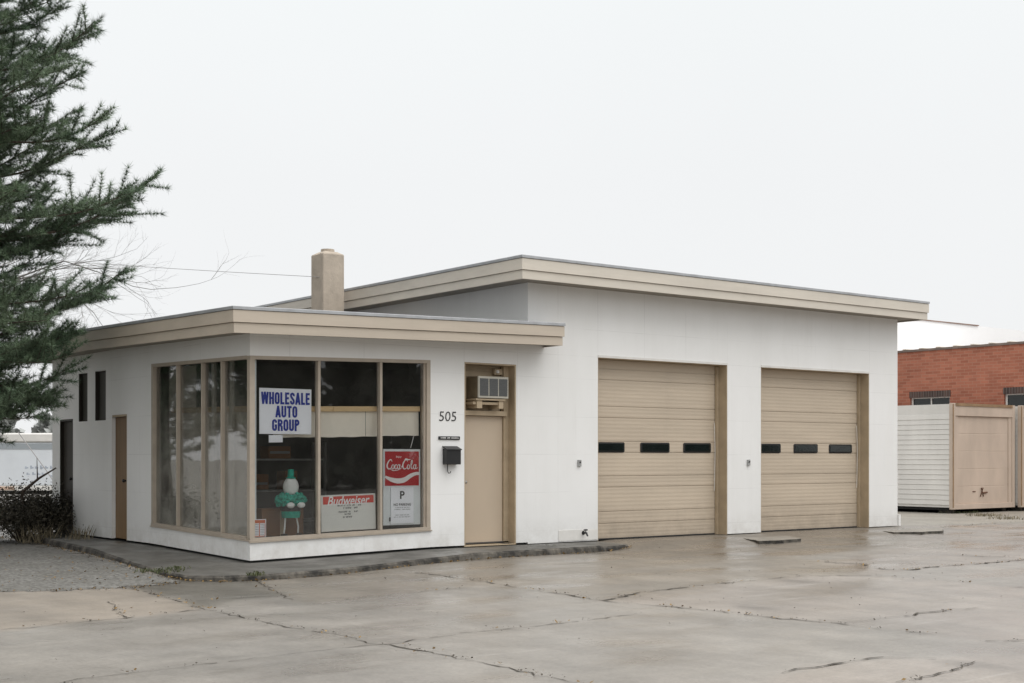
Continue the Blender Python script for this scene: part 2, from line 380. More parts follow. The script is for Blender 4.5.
def text(s, mb, o, u, w, n, width, height, lift=.002, bold=0, shear=0, centre=True):
    cu = bpy.data.curves.new('lettering', 'FONT'); cu.body = s; cu.size = 1; cu.offset = bold; cu.shear = shear; cu.resolution_u = 3
    ob = bpy.data.objects.new('lettering', cu); COL.objects.link(ob); bpy.context.view_layer.update()
    me = bpy.data.meshes.new_from_object(ob.evaluated_get(bpy.context.evaluated_depsgraph_get()))
    P = np.array([v.co[:2] for v in me.vertices]); lo, hi = P.min(0), P.max(0)
    P = (P - lo) / (hi - lo) * (width, height)
    if centre: P = P - (width/2, height/2)
    mb.add([tuple(o[k] + u[k]*p[0] + w[k]*p[1] + n[k]*lift for k in range(3)) for p in P], [tuple(f.vertices) for f in me.polygons])
    bpy.data.objects.remove(ob); bpy.data.curves.remove(cu); bpy.data.meshes.remove(me)
FR = ((1, 0, 0), (0, 0, 1), (0, -1, 0))                            # plane of the front: along x, up, outwards

# ------------------------------------------------------------------ the ground
def sstep(a, b, x): t = np.clip((x - a) / (b - a), 0, 1); return t*t*(3-2*t)
def ground_z(x, y):
    x = np.asarray(x, float); y = np.asarray(y, float)
    ramp = sstep(5.9, 7.0, x) * sstep(-2.0, -.15, y) * (1 - sstep(14.9, 16.5, x))
    dip = np.exp(-((x+.7)/2.0)**2 - ((y+1.3)/1.7)**2)
    return -.1 + .095*ramp - .075*dip + .008*np.sin(x*.7 + y*.3)*sstep(-2, -5, y)
def inside(px, py, poly):
    r = np.zeros(px.shape, bool); n = len(poly)
    for i in range(n):
        x0, y0 = poly[i]; x1, y1 = poly[(i+1) % n]
        if y0 == y1: continue
        c = ((y0 > py) != (y1 > py)) & (px < (x1-x0)*(py-y0)/(y1-y0) + x0); r ^= c
    return r
gx = np.arange(-16, 34.01, .1); gy = np.arange(-19, 12.01, .1)
X, Y = np.meshgrid(gx, gy); Z = ground_z(X, Y)
tone = np.zeros(X.shape + (4,)); tone[...] = (.30, .281, .255, .35)
def wob(s, seed):
    g = np.random.default_rng(seed); o = np.zeros(X.shape)
    for k in range(9):
        a = g.uniform(0, 6.28); f = s*g.uniform(.5, 2.2); o += np.sin((X*math.cos(a)+Y*math.sin(a))*f + g.uniform(0, 6.28))/3
    return o
PX, PY = project(X, Y, -.1)
PX = PX + wob(3, 1)*2.2; PY = PY + wob(3, 2)*.9
zones = [
 ([(-400,560),(133,586.5),(199,608),(199,611),(126,619),(66,624.7),(0,631),(-400,670)], (.335,.295,.25,.6)),
 ([(100,572),(133,586.5),(199,608),(232,600),(284,595),(262,574)], (.165,.155,.135,.35)),
 ([(250,570),(279,593),(299,601),(340,600),(423,591),(480,586),(539,590.5),(606,600),(679,588),(747,581.6),(804,576.6),(868,575),(824,562),(760,552),(600,545),(420,560)], (.262,.236,.202,.22)),
 ([(606,600),(679,588),(804,576.6),(868,576.6),(1100,592),(1100,645),(932,634),(841,623),(675,606.5)], (.312,.283,.254,.4)),
 ([(777,675),(881.5,658),(939,659.6),(1200,648),(1200,800),(700,800)], (.325,.293,.262,.5)),
 ([(500,530),(598,556),(680,560),(800,556),(905,545),(905,515)], (.222,.196,.165,.1)),
 ([(905,545),(824,562),(868,576),(935,567),(1100,556),(1100,520),(900,520)], (.29,.262,.235,.08)),
 ([(895,526),(1100,522),(1100,500),(895,500)], (.32,.30,.262,.8)),
]
for poly, c in zones: tone[inside(PX, PY, poly)] = c
for _ in range(2):
    T = tone.copy(); T[1:-1, 1:-1] = (tone[1:-1,1:-1]*2 + tone[:-2,1:-1] + tone[2:,1:-1] + tone[1:-1,:-2] + tone[1:-1,2:])/6; tone = T
ny, nx = X.shape; idx = np.arange(ny*nx).reshape(ny, nx)
Fq = np.stack([idx[:-1,:-1], idx[:-1,1:], idx[1:,1:], idx[1:,:-1]], -1).reshape(-1, 4)
lot = raw('parking_lot', np.stack([X, Y, Z], -1).reshape(-1, 3), Fq, M['lot']); tag(lot, kind='structure')
at = lot.data.attributes.new('tone', 'FLOAT_COLOR', 'POINT'); tone[..., :3] *= .82
at.data.foreach_set('color', tone.reshape(-1).astype(np.float32))
lot.data.polygons.foreach_set('use_smooth', [True]*len(lot.data.polygons))
g = MB(); g.add([(-900,-900,-.2),(900,-900,-.2),(900,900,-.2),(-900,900,-.2)], [(0,1,2,3)])
tag(g.build('ground', M['far_ground']), kind='structure')

def resample(pts, step):
    out = []
    for (a, b) in zip(pts[:-1], pts[1:]):
        n = max(1, int(math.hypot(b[0]-a[0], b[1]-a[1])/step))
        out += [(a[0]+(b[0]-a[0])*i/n, a[1]+(b[1]-a[1])*i/n) for i in range(n)]
    return out + [pts[-1]]
cracks = [
 ([(133,586.5),(199,608),(232,615.8),(286,628),(340,636),(380,645.6),(393,646),(460,660),(572,683),(640,699)], .022),
 ([(60,683),(133,673.5),(216,664.5),(340,649.6),(380,645.6),(396,643.6),(473,633),(589,619.7),(639,613)], .016),
 ([(-40,636),(0,631),(66,624.7),(126,619),(199,610)], .02),
 ([(256,574),(279,593),(299,601)], .026), ([(186,601),(232,598),(282,595)], .012),
 ([(110,602),(118,612),(126,619)], .02), ([(340,600),(423,591),(480,586)], .010),
 ([(416,571.5),(443,575),(483,581.5),(539,590.5),(566,594),(599,600),(639,604),(675,606.5),(740,613.5),(801,620),(841,623),(868,627.6),(932,634)], .03),
 ([(606,600),(639,593),(679,588),(747,581.6),(804,576.6),(868,576.6)], .032),
 ([(824,562),(861,564.5),(881.5,570),(908,570.5),(935,567),(999,562),(1040,558)], .05),
 ([(959,555.4),(1016,557)], .03), ([(777,674.7),(824,667),(881.5,658)], .034), ([(881.5,658),(939,659.6)], .012),
 ([(900,684),(955,671),(979,660.6)], .018), ([(989,641),(1060,639)], .018), ([(902,616),(942,611),(979,607.5)], .022),
 ([(841,623),(902,616)], .010), ([(868,577),(960,583),(1040,590)], .010), ([(898,526),(935,528),(985,524),(1050,521)], .03),
]
leafpts = []
cw = MB()
for k, (pl, w) in enumerate(cracks):
    pts = resample([on_ground(*p) for p in pl], .11); P, W = [], []
    for i, p in enumerate(pts):
        P.append((p[0]+rng.gauss(0, .022), p[1]+rng.gauss(0, .022))); W.append(.65*w*rng.choice((.2, .4, .7, 1, 1.4, 2.0)))
        if rng.random() < (.8 if k in (0, 7, 9) else .3): leafpts.append(p)
    L, Rr = [], []
    for i, p in enumerate(P):
        a = P[max(0,i-1)]; b = P[min(len(P)-1,i+1)]; dx, dy = b[0]-a[0], b[1]-a[1]; d = math.hypot(dx, dy) or 1
        nx_, ny_ = -dy/d*W[i]/2, dx/d*W[i]/2; z = .004 + .0004*k
        L.append((p[0]+nx_, p[1]+ny_, float(ground_z(p[0]+nx_, p[1]+ny_))+z)); Rr.append((p[0]-nx_, p[1]-ny_, float(ground_z(p[0]-nx_, p[1]-ny_))+z))
    k0 = 0
    while k0 < len(L)-2:
        k1 = min(len(L), k0 + rng.randint(3, 16)); cw.grid([Rr[k0:k1], L[k0:k1]]); k0 = k1 + rng.choice((-1, -1, 0, 0, 1, 3))
tag(cw.build('pavement_cracks', M['crack']), kind='structure')

# gravel patch at the side, slightly heaped
gp = [on_ground(*p) for p in [(-420,600),(0,592.5),(60,590),(133,586),(176,578)]] + [(-1.42,-1.0),(-1.28,1),(-.8,5.7),(-.7,9),(-30,16),(-30,-3)]
def pip(x, y): return inside(np.array([x]), np.array([y]), gp)[0]
qx = np.arange(-16, 0, .12); qy = np.arange(-6, 14, .12); QX, QY = np.meshgrid(qx, qy)
ins = inside(QX + .10*np.sin(QY*9+QX*4) + nr.normal(size=QX.shape)*.05, QY + .10*np.sin(QX*11) + nr.normal(size=QX.shape)*.07, gp)
QZ = ground_z(QX, QY) + .002 + .004*np.abs(np.sin(QX*1.7+QY*.9)*np.sin(QY*1.3-QX*.6))
ii = np.arange(QX.size).reshape(QX.shape)
ok = ins[:-1,:-1] & ins[:-1,1:] & ins[1:,1:] & ins[1:,:-1]
Fg = np.stack([ii[:-1,:-1], ii[:-1,1:], ii[1:,1:], ii[1:,:-1]], -1)[ok]
tag(raw('gravel_lot', np.stack([QX,QY,QZ],-1).reshape(-1,3), Fg, M['gravel']), kind='structure')

# walkway along the building; its corner has settled
def sag(x, y, z): return (x, y, z - .07*min(1.15, max(0, 1-x/3.03))*min(1.15, max(0, 1-y/3.5)))
outer = [(-.62,8.6),(-.66,7),(-.78,5.7),(-.98,3.4),(-1.3,1.0),(-1.40,-.3),(-1.38,-1.05),(-1.05,-1.36),(-.6,-1.45),(.1,-1.53),(.65,-1.52),(1.4,-1.40),(2.15,-1.22),(2.9,-1.08),(3.65,-.97),(4.7,-.94),(5.6,-.91),(6.25,-.80),(6.5,-.68)]
inner = [(.1,8.6),(.1,7),(.1,5.7),(.1,3.4),(.1,1.0),(.1,.1),(.1,.1),(.1,.1),(.1,.1),(.2,.1),(.65,.1),(1.4,.1),(2.15,.1),(2.9,.1),(3.65,.1),(4.7,.1),(5.6,.1),(6.2,.1),(6.42,.1)]
def fine(pl, n=6):
    return [(a[0]+(b[0]-a[0])*i/n, a[1]+(b[1]-a[1])*i/n) for a, b in zip(pl[:-1], pl[1:]) for i in range(n)] + [pl[-1]]
of, inn = fine(outer), fine(inner)
wk = MB(); r0, r1, r2, r3 = [], [], [], []
for (ox, oy), (ix_, iy) in zip(of, inn):
    j1, j2 = rng.gauss(0, .005), rng.gauss(0, .009); dx, dy = ox-ix_, oy-iy; d = math.hypot(dx, dy) or 1
    top = -.004 - .02*(1 if ox > 5.8 else 0)
    r0.append((ix_, iy, .0)); r1.append((ox-dx/d*.03+j1, oy-dy/d*.03+j1, top)); r2.append((ox+j1, oy+j1, top-.025)); r3.append((ox+dx/d*.03+j2, oy+dy/d*.03+j2, -.16))
wk.grid([r0, r1]); wk.mat(1).grid([r1, r2, r3])
tag(wk.build('walkway', [M['walk'], M['kerb']], warp=sag), kind='structure')
for nm, pl in (('pier_slab', [(8.86,-1.42),(9.4,-1.46),(9.98,-1.38),(10.44,-.6),(10.46,.05),(9.56,.05),(9.3,-.6)]), ('pier_slab', [(12.98,-1.08),(13.5,-1.36),(14.2,-1.34),(14.95,-.8),(15.0,.02),(13.66,.05),(13.3,-.5)])):
    b = MB(); b.prism([(q[0]+rng.gauss(0,.015), q[1]+rng.gauss(0,.02)) for q in fine(pl + pl[:1], 6)[:-1]], -.14, -.022, 0, 1); tag(b.build(nm, [M['slab_top'], M['kerb']]), kind='structure')

# ------------------------------------------------------------------ the building
ST = empty('service_station', (0,0,0), 'low white service station with tan roof edges and two tan garage doors', 'building')
def fsag(x, y, z): return (x, y, z - .115*min(1, max(0, 1-(x+.47)/5.74))*min(1, max(0, 1-(y+.47)/5.5)))
WT = .16
w = MB()                                                           # office walls
for x0, x1, z0, z1 in [(0,1.5,.035,.30),(1.5,3.03,.035,.30),(0,1.5,2.90,3.3),(1.5,3.03,2.90,3.3),(3.03,3.67,.035,3.3),(3.67,4.69,2.90,3.3),(4.69,4.93,.035,3.3)]:
    w.box(x0, x1, 0, WT, z0, z1)
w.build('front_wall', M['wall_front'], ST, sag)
w = MB()
for y0, y1, z0, z1 in [(WT,1.6,.035,.32),(1.6,3.47,.035,.32),(WT,1.6,2.905,3.3),(1.6,3.47,2.905,3.3),(3.47,4.5,.035,3.3),(4.5,5.18,2.13,3.3),(5.18,5.45,.035,3.3),
                       (5.45,5.96,.035,2.05),(5.45,5.96,2.91,3.3),(5.96,6.33,.035,3.3),(6.33,6.77,.035,2.05),(6.33,6.77,2.91,3.3),(6.77,7.06,.035,3.3),(7.06,7.75,2.11,3.3),(7.75,8.17,.035,3.3)]:
    w.box(0, WT, y0, y1, z0, z1)
w.box(0.003, 4.93, 8.01, 8.172, .035, 3.3)
w.build('side_wall', M['wall_side'], ST, sag)
fd = MB(); fd.box(.03, 4.9, .03, 8.1, -.1, .034)  # recessed base, coloured near black as the shadow gap under the walls
fd.build('foundation', M['dark'], ST, sag)
w = MB()                                                           # garage walls
for x0, x1, z0, z1 in [(4.93,6.43,.012,3.115),(9.56,10.46,.012,3.115),(13.65,14.57,.012,3.115)]: w.box(x0, x1, 0, .4, z0, z1)
w.box(4.93, 14.57, 0, .4, 3.115, 4.24)
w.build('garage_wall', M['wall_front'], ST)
w = MB(); w.box(4.932, 5.13, .4, 8.6, 3.2, 4.24); w.box(14.37, 14.568, .4, 8.6, .012, 4.24); w.box(4.932, 14.568, 8.6, 8.8, .012, 4.24)
w.box(14.57, 14.64, -.03, .4, .012, .24)
w.build('garage_wall', M['wall_side'], ST)

# roofs
def fascia(x0, x1, y0, y1, zb, zt, groove, mats, warp, open_right, name):
    segs = 24
    rf = MB(); rf.mat(1)
    n = 12
    rf.grid([[(x0+.02+(x1-x0-.04)*i/n, y0+.02+(y1-y0-.04)*j/n, zt+.045) for i in range(n+1)] for j in range(n+1)])
    rf.mat(2).grid([[(x0+.03+(x1-x0-.06)*i/n, y0+.03+(y1-y0-.06)*j/n, zb+.03) for i in range(n+1)][::-1] for j in range(n+1)])
    roof = rf.build(name, [mats[0], M['roofing'], M['soffit']], ST, warp)
    def band(off, za, zb2, chamf=.006):
        b = MB(); a0, a1, b0, b1 = x0-off, x1+off, y0-off, y1+off
        def run(p, q, nrm):
            rows = []
            for (dz, dn) in ((za, -.04), (za, 0), (zb2-chamf, 0), (zb2, -chamf), (zb2, -.06)):
                rows.append([(p[0]+(q[0]-p[0])*i/segs + nrm[0]*dn, p[1]+(q[1]-p[1])*i/segs + nrm[1]*dn, dz) for i in range(segs+1)])
            # mitre the ends
            for r, dn in zip(rows, (-.04, 0, 0, -chamf, -.06)):
                t = Vector((q[0]-p[0], q[1]-p[1], 0)).normalized()
                r[0] = (r[0][0]-t.x*dn, r[0][1]-t.y*dn, r[0][2]); r[-1] = (r[-1][0]+t.x*dn, r[-1][1]+t.y*dn, r[-1][2])
            b.grid(rows)
        run((a0,b0),(a1,b0),(0,-1)); run((a1,b0),(a1,b1),(1,0)); run((a1,b1),(a0,b1),(0,1)); run((a0,b1),(a0,b0),(-1,0))
        return b
    band(0, zb, groove).build('fascia_board', mats[0], roof, warp)
    band(.022, groove+.004, zt).build('fascia_board', mats[0], roof, warp)
    band(.034, zt+.004, zt+.05).build('drip_edge', M['drip'], roof, warp)
    return roof
fascia(-.47, 5.27, -.47, 8.64, 3.205, 3.515, 3.345, [M['fascia_low']], fsag, True, 'low_roof')
fascia(4.43, 14.88, -.5, 9.0, 4.212, 4.535, 4.352, [M['fascia_high']], None, True, 'high_roof')
ch = MB(); cx0, cy0, cs = 3.76, 4.6, .45
ch.bev(cx0, cx0+cs, cy0, cy0+cs, 3.4, 5.17, .012)
ch.add([(cx0+.01,cy0+.01,5.172),(cx0+cs-.01,cy0+.01,5.172),(cx0+cs-.01,cy0+cs-.01,5.172),(cx0+.01,cy0+cs-.01,5.172),
        (cx0+.1,cy0+.1,5.225),(cx0+cs-.1,cy0+.1,5.225),(cx0+cs-.1,cy0+cs-.1,5.225),(cx0+.1,cy0+cs-.1,5.225)], [(0,1,5,4),(1,2,6,5),(2,3,7,6),(3,0,4,7),(4,5,6,7)])
chim = ch.build('chimney', M['chimney'], ST)
cc = MB(); cc.tube([(cx0+cs/2, cy0+cs/2, 5.2), (cx0+cs/2, cy0+cs/2, 5.275)], [.13,.125], 12); cc.build('flue', M['chimney'], chim)
rc = MB(); rc.bev(4.22, 4.6, 3.1, 3.95, 3.5, 3.69, .03); rc.build('roof_curb', M['fascia_high'], ST)

# storefront windows
def front_window():
    e = MB(); z0, z1 = .30, 2.90                                    # frame
    for a, b in ((0.0,1.0),(1.0,2.0),(2.0,3.03)):
        e.box(a, b, -.012, .10, z0, z0+.045); e.box(a, b, -.006, .10, z1-.05, z1)
    e.box(2.965, 3.03, -.006, .10, z0+.045, z1-.05); e.box(2.93, 2.965, .03, .12, z0+.045, z1-.05)
    e.box(-.008, .072, -.008, .075, z0+.045, z1-.05)
    f = e.build('window_frame', M['trim'], ST, sag)
    s = MB()
    for a, b in ((-.02,1.0),(1.0,2.0),(2.0,3.05)): s.box(a, b, -.025, .0, z0-.016, z0-.002)
    s.build('sill', M['trim'], f, sag)
    for x in (1.10, 2.15):
        m = MB(); m.bev(x-.021, x+.021, -.002, .095, z0+.046, z1-.051, .004); m.build('mullion', M['trim'], f, sag)
    for a, b in ((.073, 1.078), (1.122, 2.128), (2.172, 2.929)):
        p = MB(); p.box(a, b, .055, .061, z0+.05, z1-.045); p.build('pane', M['glass'], f, sag)
front_window()
def side_window():
    e = MB(); z0, z1 = .32, 2.905
    for a, b in ((.09,1.2),(1.2,2.3),(2.3,3.47)):
        e.box(-.012, .09, a, b, z0, z0+.045); e.box(-.006, .09, a, b, z1-.05, z1)
    e.box(-.006, .10, 3.40, 3.47, z0+.045, z1-.05); f = e.build('window_frame', M['trim'], ST, sag)
    s = MB()
    for a, b in ((-.02,1.2),(1.2,2.3),(2.3,3.49)): s.box(-.025, 0, a, b, z0-.016, z0-.002)
    s.build('sill', M['trim'], f, sag)
    for y in (.926, 1.591, 2.498):
        m = MB(); m.bev(-.002, .085, y-.015, y+.015, z0+.046, z1-.051, .004); m.build('mullion', M['trim'], f, sag)
    for a, b in ((.076,.910),(.942,1.575),(1.607,2.482),(2.514,3.399)):
        p = MB(); p.box(.05, .056, a, b, z0+.05, z1-.045); p.build('pane', M['side_glass'], f, sag)
side_window()

# inside of the office
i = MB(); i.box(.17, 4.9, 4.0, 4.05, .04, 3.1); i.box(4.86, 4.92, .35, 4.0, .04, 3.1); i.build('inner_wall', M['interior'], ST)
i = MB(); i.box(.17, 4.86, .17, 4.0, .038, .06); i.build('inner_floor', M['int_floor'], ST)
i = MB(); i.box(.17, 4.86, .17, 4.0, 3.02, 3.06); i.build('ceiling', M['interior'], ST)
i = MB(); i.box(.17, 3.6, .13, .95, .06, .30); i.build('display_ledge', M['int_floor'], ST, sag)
sh = MB()
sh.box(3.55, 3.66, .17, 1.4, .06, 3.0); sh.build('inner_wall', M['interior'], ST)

# partition boards behind the glass: things of their own
ip = MB(); ip.bev(.10,.15,.10,.15,.31,2.98,.004); ip.build('corner_post', M['paper_blue'], ST, sag)
pr = empty('partition', (0,0,0), 'pale boards hanging under a raw wood rail behind the front glass', 'partition')
rl = MB()
for a, b in ((.42,1.4),(1.404,2.93)): rl.bev(a, b, .13, .165, 2.118, 2.195, .004)
rl.build('rail', M['wood'], pr, sag)
b = MB(); n = 40
def hem(x): return 1.745 + .004*math.sin(x*3) + .003*math.sin(x*17)
for x0, x1, dy in ((.45,1.22,.0),(1.224,1.98,.004),(1.984,2.93,.0)):
    b.grid([[(x0+(x1-x0)*k/16, .172+dy, hem(x0+(x1-x0)*k/16)) for k in range(17)], [(x0+(x1-x0)*k/16, .172+dy+.004, 2.16) for k in range(17)]])
b.build('hanging_board', M['board'], pr, sag)
ps = empty('partition', (0,0,0), 'tall pale board screen with a wood rail behind the side windows', 'partition')
rl = MB()
for a, b_ in ((.3,1.6),(1.604,3.05)): rl.bev(.15, .185, a, b_, 2.12, 2.20, .004)
rl.build('rail', M['wood'], ps, sag)
b = MB()
for a, b_, dx in ((.3,1.35,.0),(1.354,2.3,.012),(2.304,3.30,.03)): b.box(.19+dx, .205+dx, a, b_, .31, 2.16 if a < 2 else 2.85)
b.build('screen_board', M['board'], ps, sag)
for y in (1.40, .80):
    st = MB(); st.bev(.11, .15, y, y+.09, .31, 2.95, .004); st.build('stud', M['board'], ps, sag)
# crumpled pale sheet by the side screen, standing in for window reflections
cs_ = MB(); rows = []
for k in range(13):
    z = .45 + .95*k/12; wdt = .40*(1-.55*(k/12)**2)
    rows.append([(.14 + .03*math.sin(q*1.3+k*.9)*math.sin(k*.5+q*.7) + rng.uniform(-.015,.015), 2.72 + wdt*(q/8-.35) + .1*(k/12), z + .02*math.sin(q*2)) for q in range(9)])
cs_.grid(rows); tag(cs_.build('reflection_sheet', M['paper_grey'], warp=sag), 'crumpled pale shape standing in for reflections in the far side pane', 'reflection stand-in')

# entry door, transom
dj = MB()
dj.box(3.67, 3.69, .0, .27, .03, 2.90); dj.box(4.665, 4.688, .003, .27, .03, 2.898); dj.box(3.69, 4.665, .003, .30, 2.875, 2.898)
dj.box(4.57, 4.665, .17, .25, .03, 2.875); dj.box(3.69, 3.74, .17, .25, .03, 2.875); dj.box(3.69, 4.61, .13, .25, 2.075, 2.15)
dj.box(3.67, 4.69, .0, .27, .012, .028)
dj.build('door_frame', M['jamb'], ST)
dl = MB(); dl.bev(3.745, 4.565, .205, .245, .035, 2.07, .004); dl_o = dl.build('entry_door', M['door'], ST)
h = MB(); h.tube([(3.79,.2,1.02),(3.79,.15,1.02)], [.03,.03], 12); h.ball((3.79,.14,1.02), .03,.025,.03); h.build('door_knob', M['metal'], dl_o)
tp = MB(); tp.box(3.69, 4.57, .27, .29, 2.15, 2.875); tp.box(3.69, 4.57, .245, .27, 2.70, 2.72); tp.box(3.69,4.57,.25,.27,2.79,2.80)
tp.build('transom_panel', M['jamb'], ST)
ac = empty('air_conditioner', (4.20,.0,2.345), 'box air conditioner with three louvred grilles set above the tan entry door', 'air conditioner')
a = MB(); a.mat(1).bev(-.30,.29,-.03,.268,.0,.34,.006); a.mat(0).bev(-.302,.292,-.06,-.03,.0,.342,.005); a.build('casing', [M['ac_case'], M['ac_side']], ac)
for k in range(3):
    g_ = MB(); x0 = -.275+.188*k
    g_.box(x0, x0+.165, -.064, -.061, .035, .308)
    for j in range(10): g_.box(x0, x0+.165, -.07, -.064, .042+.027*j, .048+.027*j)
    g_.build('grille', M['ac_grille'], ac)
sb = MB(); sb.box(-.33,.24,-.04,.268,-.035,-.008); sb.box(-.36,.22,.0,.268,-.10,-.06); sb.box(-.30,-.2,-.02,.268,-.16,-.036); sb.box(.13,.22,-.02,.268,-.16,-.036)
sb.build('bracket', M['jamb'], ac)
jb = empty('alarm_box', (4.40,.235,2.735), 'small tan box in the upper right corner above the entry air conditioner', 'alarm box')
j = MB(); j.bev(0,.16,-.05,.02,0,.1,.008); j.build('housing', M['jamb'], jb)
j = MB(); j.lathe((.05,-.055,.05), [(.0,-.028),(.028,-.02),(.03,0),(.028,.02),(0,.028)], 10); j.build('lens', M['white_trim'], jb)

# garage doors
def garage_door(x0, x1):
    fr = MB()
    fr.box(x0, x0+.012, .004, .30, .0, 3.112); fr.box(x1-.012, x1, .004, .30, .0, 3.112); fr.box(x0+.012, x1-.012, .004, .30, 3.09, 3.112)
    lp_ = MB(); lp_.box(x0-.0, x1, -.012, .003, 3.095, 3.135); lp_.build('header_trim', M['white_trim'], ST)
    fr.box(x1-.07, x1-.014, .2, .25, .0, 3.08)
    fr.build('door_frame', M['jamb'], ST)
    D0, D1 = x0+.014, x1-.075; zs = [.02]
    marks = [.279, .483, .9, 1.092, 1.498, 1.69, 2.096, 2.29, 2.746, 2.93, 3.085]
    prof = [(.02, .0)]
    z = .02
    for m in marks:
        span = m - z; nr_ = max(2, int(round(span/.068)))
        for k in range(nr_):
            a = z + span*k/nr_; b = z + span*(k+1)/nr_
            prof += [(a+.006, .0), (a+(b-a)*.55, -.0018), (b-.006, -.0004)]
        prof += [(m-.009, .0), (m-.006, .011), (m+.006, .011), (m+.009, .0)] if m < 3.08 else []
        z = m
    prof.append((3.085, 0))
    d = MB(); rows = [[(D0, .25+yy, zz) for zz, yy in prof], [((D0+D1)/2, .25+yy, zz) for zz, yy in prof], [(D1, .25+yy, zz) for zz, yy in prof]]
    d.grid(rows); d.box(D0, D1, .275, .30, .02, 3.085)
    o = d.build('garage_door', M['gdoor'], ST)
    W_ = D1-D0
    for k in range(3):
        c = D0 + W_*(.092+.345*k); c = [6.90, 7.98, 9.03][k] - 6.43 + x0
        f = MB(); f.bev(c-.35, c+.35, .232, .256, 1.497, 1.672, .02); fo = f.build('window_frame', M['black'], o)
        p = MB(); p.bev(c-.322, c+.322, .226, .236, 1.522, 1.648, .003); p.build('pane', M['dark_glass'], fo)
    s = MB(); s.box(D0, D1, .243, .31, .002, .022); s.build('bottom_seal', M['rubber'], o)
    c = MB(); c.tube([(D1-.03,.225,2.05),(D1-.02,.215,1.5),(D1-.035,.22,.8)], .006, 6); c.build('pull_cord', M['white_trim'], o)
garage_door(6.43, 9.56); garage_door(10.46, 13.65)
s = MB(); s.box(6.4, 14.4, .32, .39, .0, 3.115); s.build('garage_backing', M['dark'], ST)

# side doors and slit windows
for y0, y1, zt, mt, nm in ((4.5,5.18,2.13,'wood_door','side_door'), (7.06,7.75,2.11,'dark_door','side_door')):
    fr = MB()
    fr.box(.004, .14, y0, y0+.03, .03, zt-.004); fr.box(.004,.14,y0+.03,y1-.02,zt-.035,zt-.002); (fr.box(.002,.14,y1-.003,y1+.0,.036,zt-.002) if mt == 'dark_door' else None); fo = fr.build('door_frame', M['jamb'] if mt != 'dark_door' else M['dark_door'], ST)
    d = MB(); d.bev(.065, .10, y0+.03, y1-.004, .04, zt-.04, .004); do = d.build(nm, M[mt], ST)
    k = MB(); k.tube([(.065,y0+.2,1.02),(.03,y0+.2,1.02)], .018, 8); k.ball((.02,y0+.2,1.02), .025,.03,.03); k.build('handle', M['black'], do)
for y0, y1 in ((5.45,5.96),(6.33,6.77)):
    f = MB(); f.box(.05,.10,y0,y0+.03,2.05,2.91); f.box(.002,.10,y1-.03,y1,2.05,2.91); f.box(.05,.10,y0+.03,y1-.03,2.05,2.08); f.box(.05,.10,y0+.03,y1-.03,2.88,2.91)
    fo = f.build('slit_window', M['dark_door'], ST)
    p = MB(); p.box(.06,.066,y0+.03,y1-.03,2.08,2.88); p.build('pane', M['slit'], fo)

# ------------------------------------------------------------------ fittings on the front
hn = MB(); text('505', hn, (3.35,0,2.045), *FR, .32, .15, .006, -.004, .06)
tag(hn.build('house_number', M['black_print']), 'dark numerals 505 on the white wall above the mailbox', 'house number')
npl = MB(); npl.bev(3.175, 3.575, -.02, 0, 1.683, 1.735, .004); no = npl.build('name_plate', M['black'])
tag(no, 'narrow black strip plate fixed between the numerals and the mailbox', 'name plate')
q = MB()
for k in range(17):
    if k not in (5, 9): q.box(3.21+.02*k, 3.222+.02*k, -.0225, -.0205, 1.702, 1.702+rng.choice((.014,.018)))
q.build('lettering', M['white_print'], no)
mb = empty('mailbox', (3.39,0,1.30), 'small black wall mailbox with a hook under it beside the entry door', 'mailbox')
b = MB(); b.bev(-.135,.135,-.12,0,0,.24,.008); b.build('box', M['black'], mb)
b = MB(); b.add([(-.14,0,.285),(.14,0,.285),(.14,-.135,.235),(-.14,-.135,.235),(-.14,0,.272),(.14,0,.272),(.14,-.135,.222),(-.14,-.135,.222)],
    [(0,3,2,1),(4,5,6,7),(3,7,6,2),(0,4,7,3),(1,2,6,5),(0,1,5,4)]); b.build('lid', M['black'], mb)
b = MB(); b.tube([(-.06,-.03,.0),(-.06,-.03,-.10),(-.055,-.05,-.135),(-.04,-.07,-.13),(-.03,-.075,-.105)], .007, 6); b.build('hook', M['black'], mb)
for px, lab in ((6.01, 'small grey switch box on the white wall left of the first garage door'), (10.11, 'small grey switch box on the pier between the garage doors')):
    sw = empty('switch_box', (px,0,1.26), lab, 'switch box', 'switch boxes on the garage front')
    b = MB(); b.bev(-.035,.035,-.03,0,0,.11,.004); b.build('cover', M['grey_box'], sw)
    b = MB(); b.tube([(0,-.03,.07),(0,-.045,.068)], .013, 10); b.build('button', M['black'], sw)
hb = empty('hose_tap', (6.10,0,.15), 'black hose tap low on the wall by the first garage door', 'tap')
b = MB(); b.tube([(0,0,0),(0,-.09,0),(0,-.12,-.05)], [.018,.018,.014], 8); b.tube([(0,0,0),(0,-.012,0)], .035, 12); b.build('spout', M['black'], hb)
b = MB(); b.tube([(0,-.07,.0),(0,-.07,.05)], .008, 6); b.tube([(-.035,-.07,.052),(.035,-.07,.052)], .013, 8); b.build('handle', M['black'], hb)
hp = MB(); hp.box(5.57, 6.425, -.008, -.001, .03, .205); tag(hp.build('patch_panel', M['white_trim']), 'white repair panel behind the hose tap at the wall foot', 'wall panel')

# ------------------------------------------------------------------ signs behind the glass
def sg(x, z, y=.1): p = sag(x, y, z); return p
def board(name, x0, x1, z0, z1, y, th, mat, tilt=0, parent=None):
    b = MB(); b.bev(x0, x1, y, y+th, z0, z1, .002); return b
